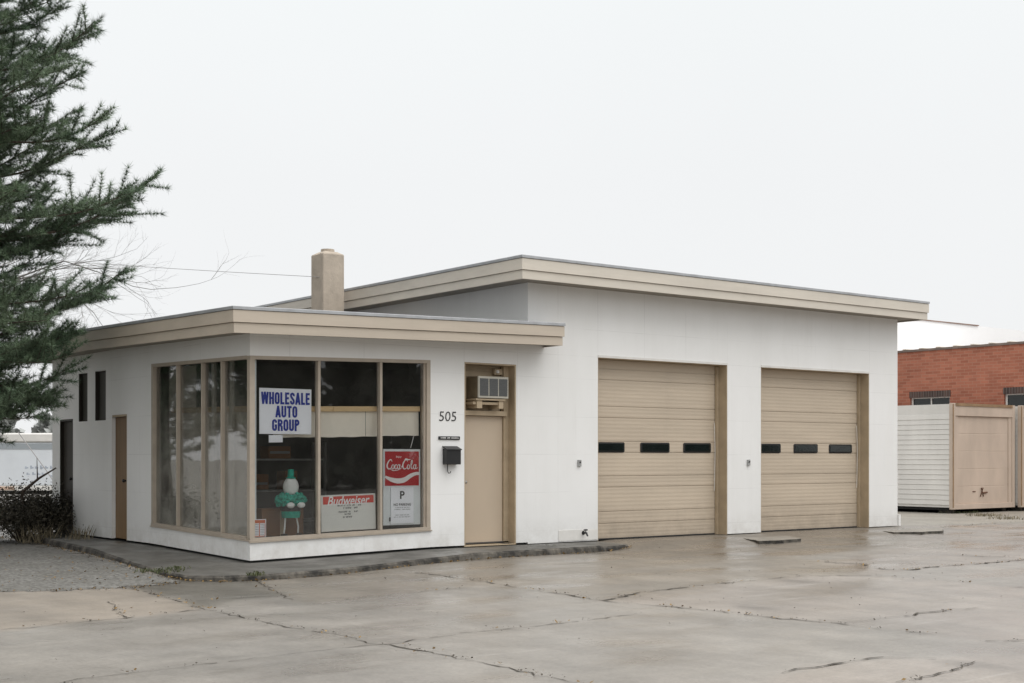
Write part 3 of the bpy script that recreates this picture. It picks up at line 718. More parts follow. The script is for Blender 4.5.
# window sign
ws = empty('window_sign', sag(.595,.072,2.12), 'white sign with blue words WHOLESALE AUTO GROUP in the corner window', 'sign')
b = MB(); b.bev(-.415,.415,0,.008,-.325,.325,.002); b.build('board', M['paper'], ws)
b = MB(); O = (0,0,0)

def arc(cx, cy, rx, ry, a0, a1, n=7): return [(cx+rx*math.cos(R(a0+(a1-a0)*k/n)), cy+ry*math.sin(R(a0+(a1-a0)*k/n))) for k in range(n+1)]
T_ = .092                                                            # half a stroke, in letter heights
q_ = .46 - 2*T_; l_x, r_x, rr_ = T_, .46-T_, (.46-2*T_)/2; m_x = .23
GLY = {'H': (.46, [[(l_x,0),(l_x,1)],[(r_x,0),(r_x,1)],[(l_x,.5),(r_x,.5)]]), 'L': (.38, [[(l_x,0),(l_x,1)],[(l_x,T_),(.38,T_)]]),
 'E': (.40, [[(l_x,0),(l_x,1)],[(l_x,T_),(.40,T_)],[(l_x,.52),(.36,.52)],[(l_x,1-T_),(.40,1-T_)]]), 'T': (.44, [[(.22,0),(.22,1)],[(0,1-T_),(.44,1-T_)]]),
 'W': (.66, [[(.06,1),(.17,0)],[(.17,0),(.33,1)],[(.33,1),(.49,0)],[(.49,0),(.60,1)]]), 'A': (.48, [[(.07,0),(.24,1)],[(.24,1),(.41,0)],[(.12,.27),(.36,.27)]]),
 'O': (.46, [arc(m_x,1-T_-rr_,rr_,rr_,0,180)+arc(m_x,T_+rr_,rr_,rr_,180,360)+[(r_x,1-T_-rr_)]]), 'U': (.46, [[(l_x,1)]+arc(m_x,T_+rr_,rr_,rr_,180,360)+[(r_x,1)]]),
 'G': (.46, [[(r_x,.70)]+arc(m_x,1-T_-rr_,rr_,rr_,0,180)+arc(m_x,T_+rr_,rr_,rr_,180,360)+[(r_x,.5)],[(m_x+.01,.46),(r_x+T_,.46)]]),
 'P': (.45, [[(l_x,0),(l_x,1)],[(l_x,1-T_),(m_x,1-T_)]+arc(m_x,.74,rr_-.005,.26-T_,90,-90)+[(l_x,.48)]]), 'R': (.46, [[(l_x,0),(l_x,1)],[(l_x,1-T_),(m_x,1-T_)]+arc(m_x,.745,rr_,.255-T_,90,-90)+[(l_x,.49)],[(m_x+.02,.49),(r_x,.36),(r_x+.005,0)]]),
 'S': (.45, [[(r_x-.01,.70)]+arc(m_x,1-T_-rr_,rr_,rr_,0,180)+[(l_x+.02,.66),(m_x,.5),(r_x-.02,.36)]+arc(m_x,T_+rr_,rr_,rr_,0,-180)+[(l_x,.31)]])}
def block(word, mb, cx, cz, h, wd_):
    tot = sum(GLY[c][0]+.07 for c in word)-.07; kx = wd_/tot; x = cx - wd_/2; lf = .003
    for c in word:
        for pl in GLY[c][1]:
            mb.ribbon([(x+p[0]*kx, cz-h/2+p[1]*h) for p in pl], [2*T_*kx*1.02]*len(pl), (0,0,0), *FR, lf); lf += .00015
        x += (GLY[c][0]+.07)*kx
for word, x_, z_, h_, w_ in (('WHOLESALE',0,.185,.172,.77),('AUTO',.01,-.005,.165,.345),('GROUP',0,-.197,.165,.435)):
    b = MB(); block(word, b, x_, z_, h_, w_); b.build('lettering', M['blue'], ws)
nc = MB(); nc.bev(.335,.555,.085,.09,1.68,1.785,.001); tag(nc.build('note_card', M['paper'], warp=sag), 'blank white card taped just under the blue lettered window sign', 'card')
# schedule card
sc = empty('schedule_card', sag(.19,.09,.475), 'small card with orange header and columns in the low window corner', 'card')
b = MB(); b.bev(-.105,.105,0,.006,-.125,.125,.001); b.build('card', M['paper'], sc)
b = MB(); b.box(-.09,.09,-.003,-.001,.07,.115); b.box(-.006,.006,-.003,-.001,-.11,.07); b.box(-.092,-.084,-.003,-.001,-.115,.07); b.box(.084,.092,-.003,-.001,-.115,.07); b.box(-.084,.084,-.003,-.001,-.119,-.108); b.build('ruling', M['orange'], sc)
b = MB()
for k in range(7):
    z = .05-.024*k; b.box(-.078,-.012,-.003,-.001,z,z+.006); b.box(.012,.078,-.003,-.001,z,z+.006)
b.build('entries', M['grey_print'], sc)
def scribble(mb, o, rows, h, y=-.003):                              # rows too small to read in the photograph: word-like dashes
    for x0, x1, z in rows:
        x = x0
        while x < x1:
            wl = rng.uniform(.5, 1.1)*h
            if rng.random() < .85:
                k = rng.random()
                mb.box(x, x+wl*.35, y, y+.002, z, z+h); 
                if k < .5: mb.box(x+wl*.35, x+wl*.8, y, y+.002, z+h*.75, z+h)
                else: mb.box(x+wl*.35, x+wl*.8, y, y+.002, z+h*.35, z+h*.6)
            x += wl
# red banded board
bw = empty('beer_sign', sag(1.655,.10,.36), 'white notice board with an orange red band reading Budweiser', 'sign')
bw.rotation_euler.y = R(-1.2)
b = MB(); b.bev(-.465,.465,0,.012,0,.535,.006); b.build('board', M['paper_grey'], bw)
b = MB(); b.box(-.43,.43,-.003,-.0005,.40,.512); b.build('band', M['orange_red'], bw)
b = MB(); text('Budweiser', b, (0,0,.447), *FR, .72, .135, .005, .016, .3)
b.ribbon([(-.36,.392),(.33,.392)], [.014,.010], (0,0,0), *FR, .0046); b.build('lettering', M['white_print'], bw)
for row in ([(-.19,-.03,.362),(0,.2,.362)],[(-.09,.03,.322),(.09,.15,.322)],[(-.17,-.03,.268),(0,.16,.268)],[(-.07,.02,.232)],[(-.1,.05,.19)]):
    b = MB(); scribble(b, None, row, .024); b.build('small_print', M['black_print'], bw)
# red and white cola board
ck = empty('soda_sign', sag(2.58,.10,.395), 'tall white board headed by a red panel with white script Coca-Cola', 'sign')
b = MB(); b.bev(-.335,.335,0,.012,0,1.15,.003); b.build('board', M['paper_blue'], ck)
b = MB(); b.box(-.305,.305,-.003,-.0005,.595,1.115); b.build('red_panel', M['red'], ck)
b = MB(); lift = [.0042]
def stroke(pts, ws, org=(0,0), s=1.0):
    n = len(pts); out, wo = [], []
    for i in range(n-1):
        p0, p1, p2, p3 = pts[max(0,i-1)], pts[i], pts[i+1], pts[min(n-1,i+2)]
        for k in range(5):
            t = k/5
            f = lambda a, b_, c, d: .5*((2*b_)+(-a+c)*t+(2*a-5*b_+4*c-d)*t*t+(-a+3*b_-3*c+d)*t**3)
            out.append((org[0]+s*f(p0[0],p1[0],p2[0],p3[0]), org[1]+s*f(p0[1],p1[1],p2[1],p3[1]))); wo.append(s*(ws[i]+(ws[i+1]-ws[i])*t))
    out.append((org[0]+s*pts[-1][0], org[1]+s*pts[-1][1])); wo.append(s*ws[-1])
    b.ribbon(out, wo, (0,0,0), *FR, lift[0]); lift[0] += .0003
S, OX, OZ = .0545, -.282, .845
def C(x): stroke([(x+1.75,2.1),(x+1.5,2.6),(x+1.0,2.55),(x+.4,1.8),(x+.15,.9),(x+.5,.15),(x+1.2,.2),(x+1.8,.75)], [.12,.3,.26,.4,.46,.34,.22,.1], (OX,OZ), S)
def O_(x): stroke([(x+.55,1.35),(x+.2,1.0),(x+.1,.45),(x+.4,.05),(x+.8,.35),(x+.85,.95),(x+.55,1.35),(x+.7,1.1),(x+1.15,1.15)], [.16,.26,.32,.22,.26,.28,.18,.12,.1], (OX,OZ), S)
def c_(x): stroke([(x+.75,1.05),(x+.6,1.32),(x+.2,1.0),(x+.1,.45),(x+.4,.05),(x+.9,.4),(x+1.1,.7)], [.2,.2,.26,.3,.24,.16,.12], (OX,OZ), S)
def a_(x): O_(x); stroke([(x+.95,1.35),(x+.85,.7),(x+.95,.15),(x+1.25,.2),(x+1.5,.6)], [.26,.28,.26,.16,.1], (OX,OZ), S)
C(.1); O_(1.65); c_(2.65); a_(3.5); stroke([(4.85,.72),(5.35,.85)], [.2,.2], (OX,OZ), S)
C(5.2); O_(6.75); stroke([(7.95,.5),(8.5,1.7),(8.55,2.45),(8.25,2.3),(8.1,1.2),(8.2,.3),(8.5,.1),(8.8,.5)], [.1,.18,.2,.26,.3,.28,.18,.12], (OX,OZ), S); a_(8.8)
stroke([(5.9,2.5),(6.4,2.9),(7.2,2.65),(7.9,2.75)], [.12,.3,.3,.12], (OX,OZ), S)
stroke([(1.0,.15),(2.2,-.35),(3.6,-.25),(4.4,-.05)], [.1,.2,.16,.05], (OX,OZ), S)
stroke([(-.305,.735),(-.2,.69),(-.08,.668),(.04,.685),(.15,.745),(.24,.775),(.305,.778)], [.03,.062,.078,.074,.062,.05,.045])
text('Enjoy', b, (-.06,0,1.03), *FR, .1, .035, .004, .01, .2)
b.build('script', M['white_print'], ck)
npk = empty('parking_notice', sag(2.575,.085,.42), 'small white no parking notice leaning on the lower tall white board', 'notice')
b = MB(); b.bev(-.205,.205,0,.006,0,.545,.004); b.build('board', M['paper'], npk)
b = MB()
text('P', b, (.0,0,.43), *FR, .085, .12, .003, .03)
b2 = [(-.085*math.cos(a), .43+.085*math.sin(a)) for a in np.linspace(-.4, 2.6, 14)]
text('NO PARKING', b, (0,0,.285), *FR, .31, .04, .003, .02)
b.build('lettering', M['black_print'], npk); b = MB(); scribble(b, None, [(-.13,.14,.235),(-.15,.15,.205),(-.12,.12,.12),(-.15,.14,.09)], .012); b.build('small_print', M['grey_print'], npk)
bt = MB(); bt.box(2.345,2.365,.08,.09,.46,.52); tag(bt.build('marker_pen', M['black'], warp=sag), 'short black marker standing at the left edge of the parking notice', 'marker')
st = MB(); st.tube([(2.80,.2,1.56),(2.86,.2,1.75)], .006, 6); tag(st.build('hanging_strap', M['white_print'], warp=sag), 'thin white strap hanging above the tall red and white board', 'strap')

# green and white figure
fg = empty('figurine', sag(.82,.34,.30), 'green and white ruffled figure with a tall green hat in the window', 'figurine')
b = MB(); b.ball((0,0,.725), .118,.10,.145, 18, 12); b.build('head', M['white_cloth'], fg, smooth=True)
b = MB(); b.lathe((0,0,.85), [(0,0),(.075,0),(.075,.012),(.048,.015),(.043,.13),(0,.132)], 16); b.build('hat', M['green_cloth'], fg)
b = MB()
for ring, (zz, rr_x, rr_y) in enumerate(((.605,.15,.10),(.565,.20,.125),(.525,.21,.13),(.49,.185,.115))):
    for k in range(26):
        a = (k+.5*(ring % 2))*2*math.pi/26; b.ball((rr_x*math.cos(a)*rng.uniform(.93,1.08), rr_y*math.sin(a)*rng.uniform(.93,1.08), zz+rng.uniform(-.022,.022)), .036,.034,.032, 6, 5, .2)
b.ball((0,0,.55), .15,.09,.07, 12, 8)
b.build('ruffle', M['green_cloth'], fg, smooth=True)
b = MB(); b.lathe((0,0,.28), [(0,0),(.13,.0),(.14,.05),(.135,.11),(.11,.2),(.1,.3),(0,.3)], 18); b.build('body', M['green_cloth'], fg)
b = MB(); b.lathe((0,0,.375), [(.142,0),(.148,.005),(.148,.075),(.13,.08)], 18); b.build('belt', M['black'], fg)
for sx in (-1, 1):
    b = MB(); b.ball((sx*.085,-.155,.465), .065,.04,.042, 12, 8); b.build('hand', M['white_cloth'], fg, smooth=True)
    b = MB(); b.tube([(sx*.09,0,.29),(sx*.11,-.02,.15),(sx*.115,0,.03)], .013, 8); lg = b.build('leg', M['white_cloth'], fg)
    b = MB(); b.ball((sx*.12,-.03,.028), .05,.07,.028, 12, 8); b.build('shoe', M['black'], lg)
cb = empty('cardboard_box', sag(.80,.78,.30), 'brown cardboard box behind the green and white figure', 'box')
b = MB(); b.bev(-.32,.36,-.2,.16,0,.40,.004); b.build('body', M['card_box'], cb)
b = MB(); b.box(-.03,.03,-.203,-.201,0,.38); b.build('tape', M['jamb'], cb)
# dim things deeper in the room
rk = empty('shelf_rack', (1.75,2.6,.06), 'dim metal shelf rack standing back in the dark office', 'shelf')
for x in (-.8,.8):
    for y in (-.2,.2):
        b = MB(); b.box(x-.02,x+.02,y-.02,y+.02,0,1.6); b.build('post', M['metal'], rk)
for z in (.3,.8,1.3):
    b = MB(); b.box(-.82,.82,-.22,.22,z,z+.03); b.build('shelf', M['metal'], rk)
for x, z, wd, hh, lab in ((-.5,.83,.3,.25,'pale carton at the left of the dim middle shelf'),(.1,.83,.22,.3,'tall carton in the centre of the dim middle shelf'),(-.2,1.33,.4,.2,'flat carton on the top of the dim shelf rack')):
    b = MB(); b.bev(1.75+x, 1.75+x+wd, 2.45, 2.75, .06+z+.001, .06+z+hh, .004); b.mat(1).box(1.75+x+.02, 1.75+x+wd-.02, 2.447, 2.4495, .06+z+.08, .06+z+.12)
    tag(b.build('carton', [M['card_box'], M['grey_print']]), lab, 'carton')

# ------------------------------------------------------------------ overhead wire
w = MB(); A = Vector((3.76,4.72,4.735)); Bv = at_depth(-420, 75, 188)
w.tube([A.lerp(Bv, t) - Vector((0,0,.7*4*t*(1-t))) for t in [k/24 for k in range(25)]], .005, 5)
tag(w.build('overhead_wire', M['wire']), 'thin overhead wire running left from the tan chimney', 'wire')

# ------------------------------------------------------------------ right background: containers, brick building
def container(loc, lab, L, wd=2.88, hgt=2.88, flip=False):
    t = empty('storage_container', loc, lab, 'container', 'storage containers beside the garage')
    b = MB(); z0 = .03; prof = []
    n = 18
    for k in range(n):
        a = z0+.12+(hgt-.42)*k/n; c = z0+.12+(hgt-.42)*(k+1)/n; prof += [(a, -.014), (c-.010, -.003), (c-.004, .004)]
    rows = [[(x, y, z) for z, x in prof] for y in np.linspace(.06, L, 8)]
    b.grid([r[::-1] for r in rows])
    rows = [[(wd-x, y, z) for z, x in prof] for y in np.linspace(.06, L, 8)]
    b.grid(rows); b.box(0.012, wd-.012, .05, L, z0+.05, hgt); b.build('body', M['cont_white'], t)
    fr = MB()
    fr.bev(-.04, .09, -.02, .09, z0, hgt+.02, .006); fr.bev(wd-.09, wd+.04, -.02, .09, z0, hgt+.02, .006)
    fr.bev(.09, wd-.09, -.015, .09, hgt-.32, hgt+.02, .006); fr.bev(.09, wd-.09, -.015, .09, z0, z0+.14, .006)
    fr.build('end_frame', M['cont_tan'], t)
    d = MB(); prof = [(z0+.14, .04)]
    for k in range(5):
        a = z0+.14+(hgt-.32-z0-.14)*k/5; c = z0+.14+(hgt-.32-z0-.14)*(k+1)/5; prof += [(a+.01,.035),(c-.01,.035),(c,.042)]
    d.grid([[(x, y, z) for z, y in prof] for x in (.24, wd/2, wd-.24)])
    d.box(.09,.24,.012,.06,z0+.14,hgt-.32); d.box(wd-.24,wd-.09,.012,.06,z0+.14,hgt-.32); do = d.build('roller_door', M['cont_tan'], t)
    m = MB(); m.tube([(1.3,.02,.36),(1.42,.015,.6)], .014, 6); m.tube([(1.45,.018,.36),(1.33,.012,.6)], .012, 6); m.tube([(1.42,.02,.46),(1.62,.02,.47)], .022, 6); m.build('latch', M['rust'], do)
    m = MB(); m.tube([(.95,.03,.5),(1.08,.03,.5)], .014, 6); m.build('handle', M['rust'], do)
    tr = MB(); tr.box(.1,wd-.1,-.035,-.016,hgt-.05,hgt+.025)
    tr.bev(-.045,.0,-.035,-.021,z0+.05,hgt,.004)
    tr.build('rail', M['cont_trim'], t)
    bs = MB(); bs.box(.1, wd-.1, .2, L-.1, .0, z0+.05); bs.build('underframe', M['rubber'], t)
    for x in (.15, wd-.35):
        for y in (.15, L-.6):
            k = MB(); k.box(x, x+.2, y, y+.4, -.18, .07); k.build('support_block', M['kerb'], t)
    return t
container((22.97,4.455,-.02), 'white sided container with a tan roller door end beside the brick building', 7.0)
container((25.98,4.3,-.02), 'second white container half hidden right of the tan roller door container', 7.0)

bb = empty('brick_building', (30.0,-12,0), 'long red brick building with small windows behind the containers', 'building')
b = MB(); WIN = [(5,6.5,2.45,3.45),(11,12.5,2.45,3.45),(17.9,19.4,2.45,3.45),(21.4,22.95,2.45,3.45),(26,27.5,2.45,3.45)]
ys = sorted({0, 31.5, *[v for q in WIN for v in q[:2]]}); H_ = 4.99
for a, c in zip(ys[:-1], ys[1:]):
    hit = [q for q in WIN if abs(q[0]-a) < 1e-6]
    if hit: b.box(0,.4,a,c,-.2,hit[0][2]); b.box(0,.4,a,c,hit[0][3],H_)
    else: b.box(0,.4,a,c,-.2,H_)
b.box(.4, 16, 0, .4, -.2, H_); b.box(.4, 16, 31.1, 31.5, -.2, H_); b.box(15.6, 16, .4, 31.1, -.2, H_); b.build('wall', M['brick'], bb)
b = MB(); b.box(.4,15.6,.4,31.1,H_-.5,H_-.4); b.build('roof', M['white_roof'], bb)
b = MB(); b.box(-.05,.46,-.05,31.5,H_+.003,H_+.075)
b.mat(1)
for k in range(48): b.bev(-.03,.44,.66*k,.66*k+.16,H_+.077,H_+.12,.015)
b.build('coping', [M['coping'], M['fascia_high']], bb)
for y0, y1, z0, z1 in WIN:
    f = MB()
    f.box(.08,.16,y0,y0+.06,z0,z1); f.box(.08,.16,y1-.06,y1,z0,z1); f.box(.08,.16,y0+.06,y1-.06,z1-.05,z1); f.box(.08,.16,y0+.06,y1-.06,z0,z0+.06); f.box(.085,.15,(y0+y1)/2-.02,(y0+y1)/2+.02,z0+.06,z1-.05)
    fo = f.build('window', M['white_trim'], bb)
    p = MB(); p.box(.12,.126,y0+.06,y1-.06,z0+.06,z1-.05); p.build('pane', M['dark_glass'], fo)
    l_ = MB(); l_.box(-.012,.02,y0-.03,y1+.03,z1-.02,z1+.19); l_.build('lintel', M['soldier'], bb)
wb = empty('white_building', (31,20,0), 'taller white walled block rising behind the red brick parapet', 'building')
b = MB(); b.box(0,45,0,14,-.2,7.62); b.build('wall', M['white_roof'], wb)
b = MB(); b.box(-.06,16.6,-.06,.4,7.623,7.665)
b.build('coping', M['cap_tile'], wb)

# ------------------------------------------------------------------ left background: trailer
tl = empty('box_trailer', at_depth(84, 40) - Vector((0,0,1.5)), 'long pale trailer with a grey stripe and faded lettering beyond the pine', 'trailer', None, TH - R(90))
L_ = 10.0                                                           # local -x runs to the left along the trailer, -y towards the lot
b = MB(); b.bev(-L_,0,0,2.4,.68,1.96,.03); b.build('body', M['trailer'], tl)
b = MB(); b.bev(-L_-.04,.04,-.04,2.44,1.965,2.24,.04); b.build('roof', M['white_trim'], tl)
b = MB(); b.box(-L_+.02,-.02,-.012,-.001,1.76,1.93); b.build('stripe', M['trailer_grey'], tl)
b = MB(); b.bev(-L_,0,-.03,.02,.53,.675,.01); b.build('skirt', M['white_trim'], tl)
b = MB(); b.box(-L_+.05,-2.05,-.036,-.031,.55,.66); b.build('orange_strip', M['trailer_orange'], tl)
b = MB()
for x0, x1, z, h in ((-1.75,-.75,1.18,.11),(-1.7,-1.15,1.0,.08),(-1.0,-.7,.94,.08)):
    x = x0
    while x < x1:
        b.box(x, x+.05, -.004, -.001, z, z+h*rng.uniform(.6,1)); b.box(x+.05, x+.10, -.004, -.001, z+h*.1, z+h*.45); x += rng.uniform(.12,.17)
b.build('lettering', M['trailer_mark'], tl)
b = MB(); b.box(-L_+.2,-.2,.2,2.2,.42,.53); b.build('chassis', M['rubber'], tl)
for x in (-6.4,-5.4):
    for y in (.1,2.05):
        b = MB(); b.tube([(x,y,.27),(x,y+.22,.27)], .37, 20); wh = b.build('wheel', M['rubber'], tl)
        b = MB(); b.tube([(x,y-.01,.27),(x,y+.03,.27)], .2, 14); b.build('rim', M['metal'], wh)
b = MB(); b.tube([(-.9,.4,.42),(-.9,.4,-.1)], .05, 8); b.build('jack_leg', M['metal'], tl)
gw = MB(); gw.tube([at_depth(18, 38, 432), at_depth(46, 38, 470), at_depth(62, 38, 494)], .014, 5)
tag(gw.build('stay_cable', M['wire']), 'thin grey stay cable slanting down in front of the pale trailer', 'cable')

# ------------------------------------------------------------------ vegetation
def leaf_cloud(n, pos, size, up=.3, ratio=2.2):
    """n leaf-sized triangles at pos (n,3)."""
    d = nr.normal(size=(n,3)); d[:,2] = d[:,2]*.7 + up; d /= np.linalg.norm(d, axis=1)[:,None]
    s = np.cross(d, nr.normal(size=(n,3))); s /= np.linalg.norm(s, axis=1)[:,None]
    z = size*nr.uniform(.6,1.4,n)[:,None]
    a = pos - s*z/ratio/2; b = pos + d*z*.5 + s*z/ratio*.5; c = pos + d*z; e = pos + d*z*.45 - s*z/ratio*.6
    V = np.stack([a, b, c, e], 1).reshape(-1,3); Fc = np.arange(4*n).reshape(n,4)
    return V, Fc
def pine(name, base, height, label, envelope, key, seed, zlow=1.7):
    r_ = random.Random(seed); t = empty(name, base, label, 'tree')
    tm = MB(); pts = [(0.05*math.sin(k*.9), .05*math.cos(k*.7), height*k/14 - (.15 if k == 0 else 0)) for k in range(15)]
    tm.tube(pts, [.21*(1-k/15.5)+.012 for k in range(15)], 9); tm.build('trunk', M['bark'], t, smooth=True)
    wd = MB(); TP, TD, TS = [], [], []
    right = Vector((RX[0], RX[1], 0))
    def tuft(p, d, s): TP.append(p); TD.append(d); TS.append(s)
    def branch(z, az, L, rise, dens=1.0, droop=.0):
        d = Vector((math.cos(az), math.sin(az), 0)); side = Vector((-d.y, d.x, 0)); n = 12
        path = []
        for k in range(n+1):
            q = k/n; path.append(d*(L*q) + Vector((0,0,z + L*(rise*q + .16*q*q - droop*math.sin(q*3)*.3))) + side*(.09*L*math.sin(q*4+az*3)) + Vector((0,0,.05*L*math.sin(q*5+az*7))))
        wd.tube(path, [.026*L/2.4*(1-.92*k/n)+.003 for k in range(n+1)], 5)
        step = .084/dens; m = int(L/step)
        for k in range(m):
            q = .16 + .84*(k+r_.random())/m; i_ = min(n-1, int(q*n)); p = path[i_].lerp(path[i_+1], q*n-i_)
            sd = 1 if k % 2 else -1; sl = (.18 + .46*L*(1-q)**.8*(.35+q))*r_.uniform(.4,1.5)*min(1, .6+.4*q)
            bd = (d*r_.uniform(.3,1.0) + side*sd*r_.uniform(.2,1.0) + Vector((0,0,r_.uniform(-.25,.85)))).normalized()
            e = p + bd*sl + Vector((0,0,.10*sl)); wd.tube([p, p.lerp(e,.5)-Vector((0,0,.02)), e], [.006,.004,.002], 3, False)
            mm = max(1, int(sl/.058))
            for j in range(mm+1):
                f = (j+.6)/(mm+.6); f = min(f,1); pp = p.lerp(e, f); tuft(pp, (bd+Vector((r_.uniform(-.5,.5), r_.uniform(-.5,.5), r_.uniform(.0,.7)))).normalized(), 1.0 if j < mm else 1.15)
        tuft(path[-1], (d+Vector((0,0,.4))).normalized(), 1.2)
    z = zlow
    while z < height-.3:
        cnt = r_.choice((5,6,6,7)); a0 = r_.random()*6.28
        for k in range(cnt):
            az = a0 + k*6.28/cnt + r_.uniform(-.35,.35)
            L = envelope(z)*r_.uniform(.5,1.1)
            branch(z + r_.uniform(-.18,.18), az, L, .06 + .42*min(1,max(0,(z-3.5)/4.5)) + r_.uniform(-.06,.1), 1.15)
        z += r_.uniform(.21,.30)
    for (z, daz, L, rise) in key:
        branch(z, math.atan2(right.y, right.x)+daz, L, rise, 1.1)
    wd.build('limbs', M['bark'], t)
    TP = np.array([tuple(p) for p in TP]); TD = np.array([tuple(p) for p in TD]); TS = np.array(TS); K = 32; n = len(TP)
    print('pine tufts', n)
    P = np.repeat(TP, K, 0); D = np.repeat(TD, K, 0); S_ = np.repeat(TS, K)
    nd = D + nr.normal(size=D.shape)*.85; nd /= np.linalg.norm(nd, axis=1)[:,None]
    sd = np.cross(nd, nr.normal(size=D.shape)); sd /= np.linalg.norm(sd, axis=1)[:,None]
    Ln = (.108*S_*nr.uniform(.4,1.35,len(S_)))[:,None]
    w_ = .0034
    V = np.stack([P-sd*w_, P+sd*w_, P+nd*Ln], 1).reshape(-1,3); shade = np.repeat(np.repeat(nr.uniform(.5,1.45,n), K), 3)
    raw('needles', V, np.arange(len(V)).reshape(-1,3), M['needle'], t, shade)
    return t
tb = at_depth(-50, 21)
def env(z):
    for (a, b), (c, d) in zip([(0,.9),(2.2,1.5),(3.4,1.75),(4.5,1.75),(5.2,1.8),(6.2,2.15),(8,2.3),(9.5,2.15)], [(2.2,1.5),(3.4,1.75),(4.5,1.75),(5.2,1.8),(6.2,2.15),(8,2.3),(9.5,2.15),(13.6,.15)]):
        if z <= c: return b + (d-b)*(z-a)/(c-a)
    return .15
pine0 = pine('pine_tree', (tb.x, tb.y, -.1), 13.5, 'tall green pine with long drooping branches beside the side wall', env,
     [(4.75,.03,3.1,.19),(4.8,-.2,2.8,.15),(4.7,.22,2.7,.12),(4.85,.1,2.3,.1),(3.45,.02,2.65,.2),(3.5,-.25,2.3,.16),(3.4,.28,2.2,.12),(6.2,-.1,2.35,.1),(5.9,.2,2.4,.12),(2.65,.0,1.85,-.03),(2.3,.1,1.5,-.14),(2.15,-.15,1.45,-.10),(2.35,.5,1.5,-.1),(2.9,-.2,1.9,-.02),(3.1,.15,1.8,.0),(3.3,-.45,1.9,.0)], 5)

for (px_, d_, rz_, sc_, lab) in ((-430, 15.6, 2.2, 1.0, 'second pine, unseen, added nearer to shade the side wall'), (-420, 21, 4.0, 1.08, 'third pine, unseen, added farther back to shade the side wall'), (-200, 26, 1.1, .95, 'unseen pine farthest back, added behind the long branched pine')):  # unseen pine copies, added to block sky light from the side wall
    c = pine0.copy(); COL.objects.link(c); p_ = at_depth(px_, d_); c.location = (p_.x, p_.y, -.1); c.rotation_euler.z = rz_; c.scale = (sc_,)*3; c['label'] = lab
    for ch_ in pine0.children:
        k_ = ch_.copy(); COL.objects.link(k_); k_.parent = c
def bare_tree(base, seed, label, H0, aim, rad):
    r_ = random.Random(seed); t = empty('bare_tree', base, label, 'tree'); tr, tw = MB(), MB()
    def grow(p, d, L, r, depth, mb):
        n = 5; pts = [p]; q = p
        for k in range(n):
            d = (d + Vector((r_.gauss(0,.12), r_.gauss(0,.12), r_.gauss(0,.09) + (.02 if depth > 1 else 0)))).normalized(); q = q + d*(L/n); pts.append(q)
        mb.tube(pts, [r*(1-.5*k/n) for k in range(n+1)], 5 if depth < 2 else 3, False)
        if depth >= 5: return
        for k in range(4 if depth < 3 else 3):
            i_ = r_.randint(2, n); sdv = Vector((r_.gauss(0,1), r_.gauss(0,1), r_.gauss(0,.6))).normalized()
            grow(pts[i_], (d*.95 + sdv*.62).normalized(), L*r_.uniform(.5,.75), r*.5, depth+1, tw)
    trunk = [Vector((0,0,-.2)), Vector((.1,0,H0*.5)), Vector((.05,.1,H0))]; tr.tube(trunk, [rad, rad*.8, rad*.6], 9)
    for k in range(5):
        a = k*1.3+.3; grow(trunk[2] - Vector((0,0,.4*k*.6)), Vector((math.cos(a), math.sin(a), .5)).normalized(), 1.2, rad*.4, 1, tw)
    for (zz, off, L, rr) in aim:
        d = Vector((RX[0], RX[1], 0))*1 + Vector((AX[0], AX[1], 0))*off[0] + Vector((0,0,off[1])); grow(Vector((.05,.05,zz)), d.normalized(), L, rr, 1, tw)
    tr.build('trunk', M['twig'], t); tw.build('crown', M['twig'], t)
bt = at_depth(-55, 26)
bare_tree((bt.x, bt.y, -.1), 21, 'leafless grey tree with fine twigs reaching out behind the pine', 4.6, [(4.6,(.1,.14),2.35,.026),(4.3,(-.25,.2),2.1,.022),(4.7,(.3,.2),2.0,.022),(3.6,(.0,.06),2.2,.02),(3.4,(-.1,.08),2.1,.02)], .12)

def shrub(base, w, d, h, n, label, seed, mat='shrub', size=.048, stems=9):
    r_ = random.Random(seed); t = empty('shrub', base, label, 'shrub', 'shrubs below the pine'); sm = MB(); C_ = []
    for k in range(stems):
        a = r_.random()*6.28; q = r_.uniform(.2,1); e = Vector((math.cos(a)*w*q, math.sin(a)*d*q, h*r_.uniform(.55,1.05)*(1-.35*q)))
        m = e*.5 + Vector((r_.gauss(0,.1), r_.gauss(0,.1), .1)); sm.tube([(0,0,-.05), m, e], [.02,.013,.004], 4)
        C_ += [e, m.lerp(e,.5), m]
    sm.build('stems', M['bark'], t)
    cen = np.array([tuple(c) for c in C_]); pos = cen[nr.integers(0, len(cen), n)] + nr.normal(size=(n,3))*np.array([w*.26, d*.26, h*.16]); pos[:,2] = np.abs(pos[:,2])
    V, Fc = leaf_cloud(n, pos, size); sh = np.repeat(nr.uniform(.55,1.35,n), 4); raw('leaves', V, Fc, M[mat], t, sh); return t
sp = at_depth(20, 24.3); shrub((sp.x, sp.y, -.1), 1.0, .8, .9, 13000, 'dark dense shrub against the far end of the side wall', 3, stems=14)
sp = at_depth(-30, 23.6); shrub((sp.x, sp.y, -.1), 1.0, .7, .8, 10000, 'low dark shrub under the pine at the left edge', 4, stems=12)
sp = at_depth(46, 24.6); shrub((sp.x, sp.y, -.1), .5, .5, .75, 4000, 'thin dark shrub in front of the dark side door', 6, stems=8)
fb = MB(); a0 = at_depth(22, 24.0, 492); a1 = at_depth(56, 24.4, 468); fb.tube([a0, a0.lerp(a1,.5)+Vector((0,0,.03)), a1], [.03,.022,.012], 5); fb.tube([a0.lerp(a1,.45), a0.lerp(a1,.6)+Vector((-.1,0,.35))], [.014,.005], 4)
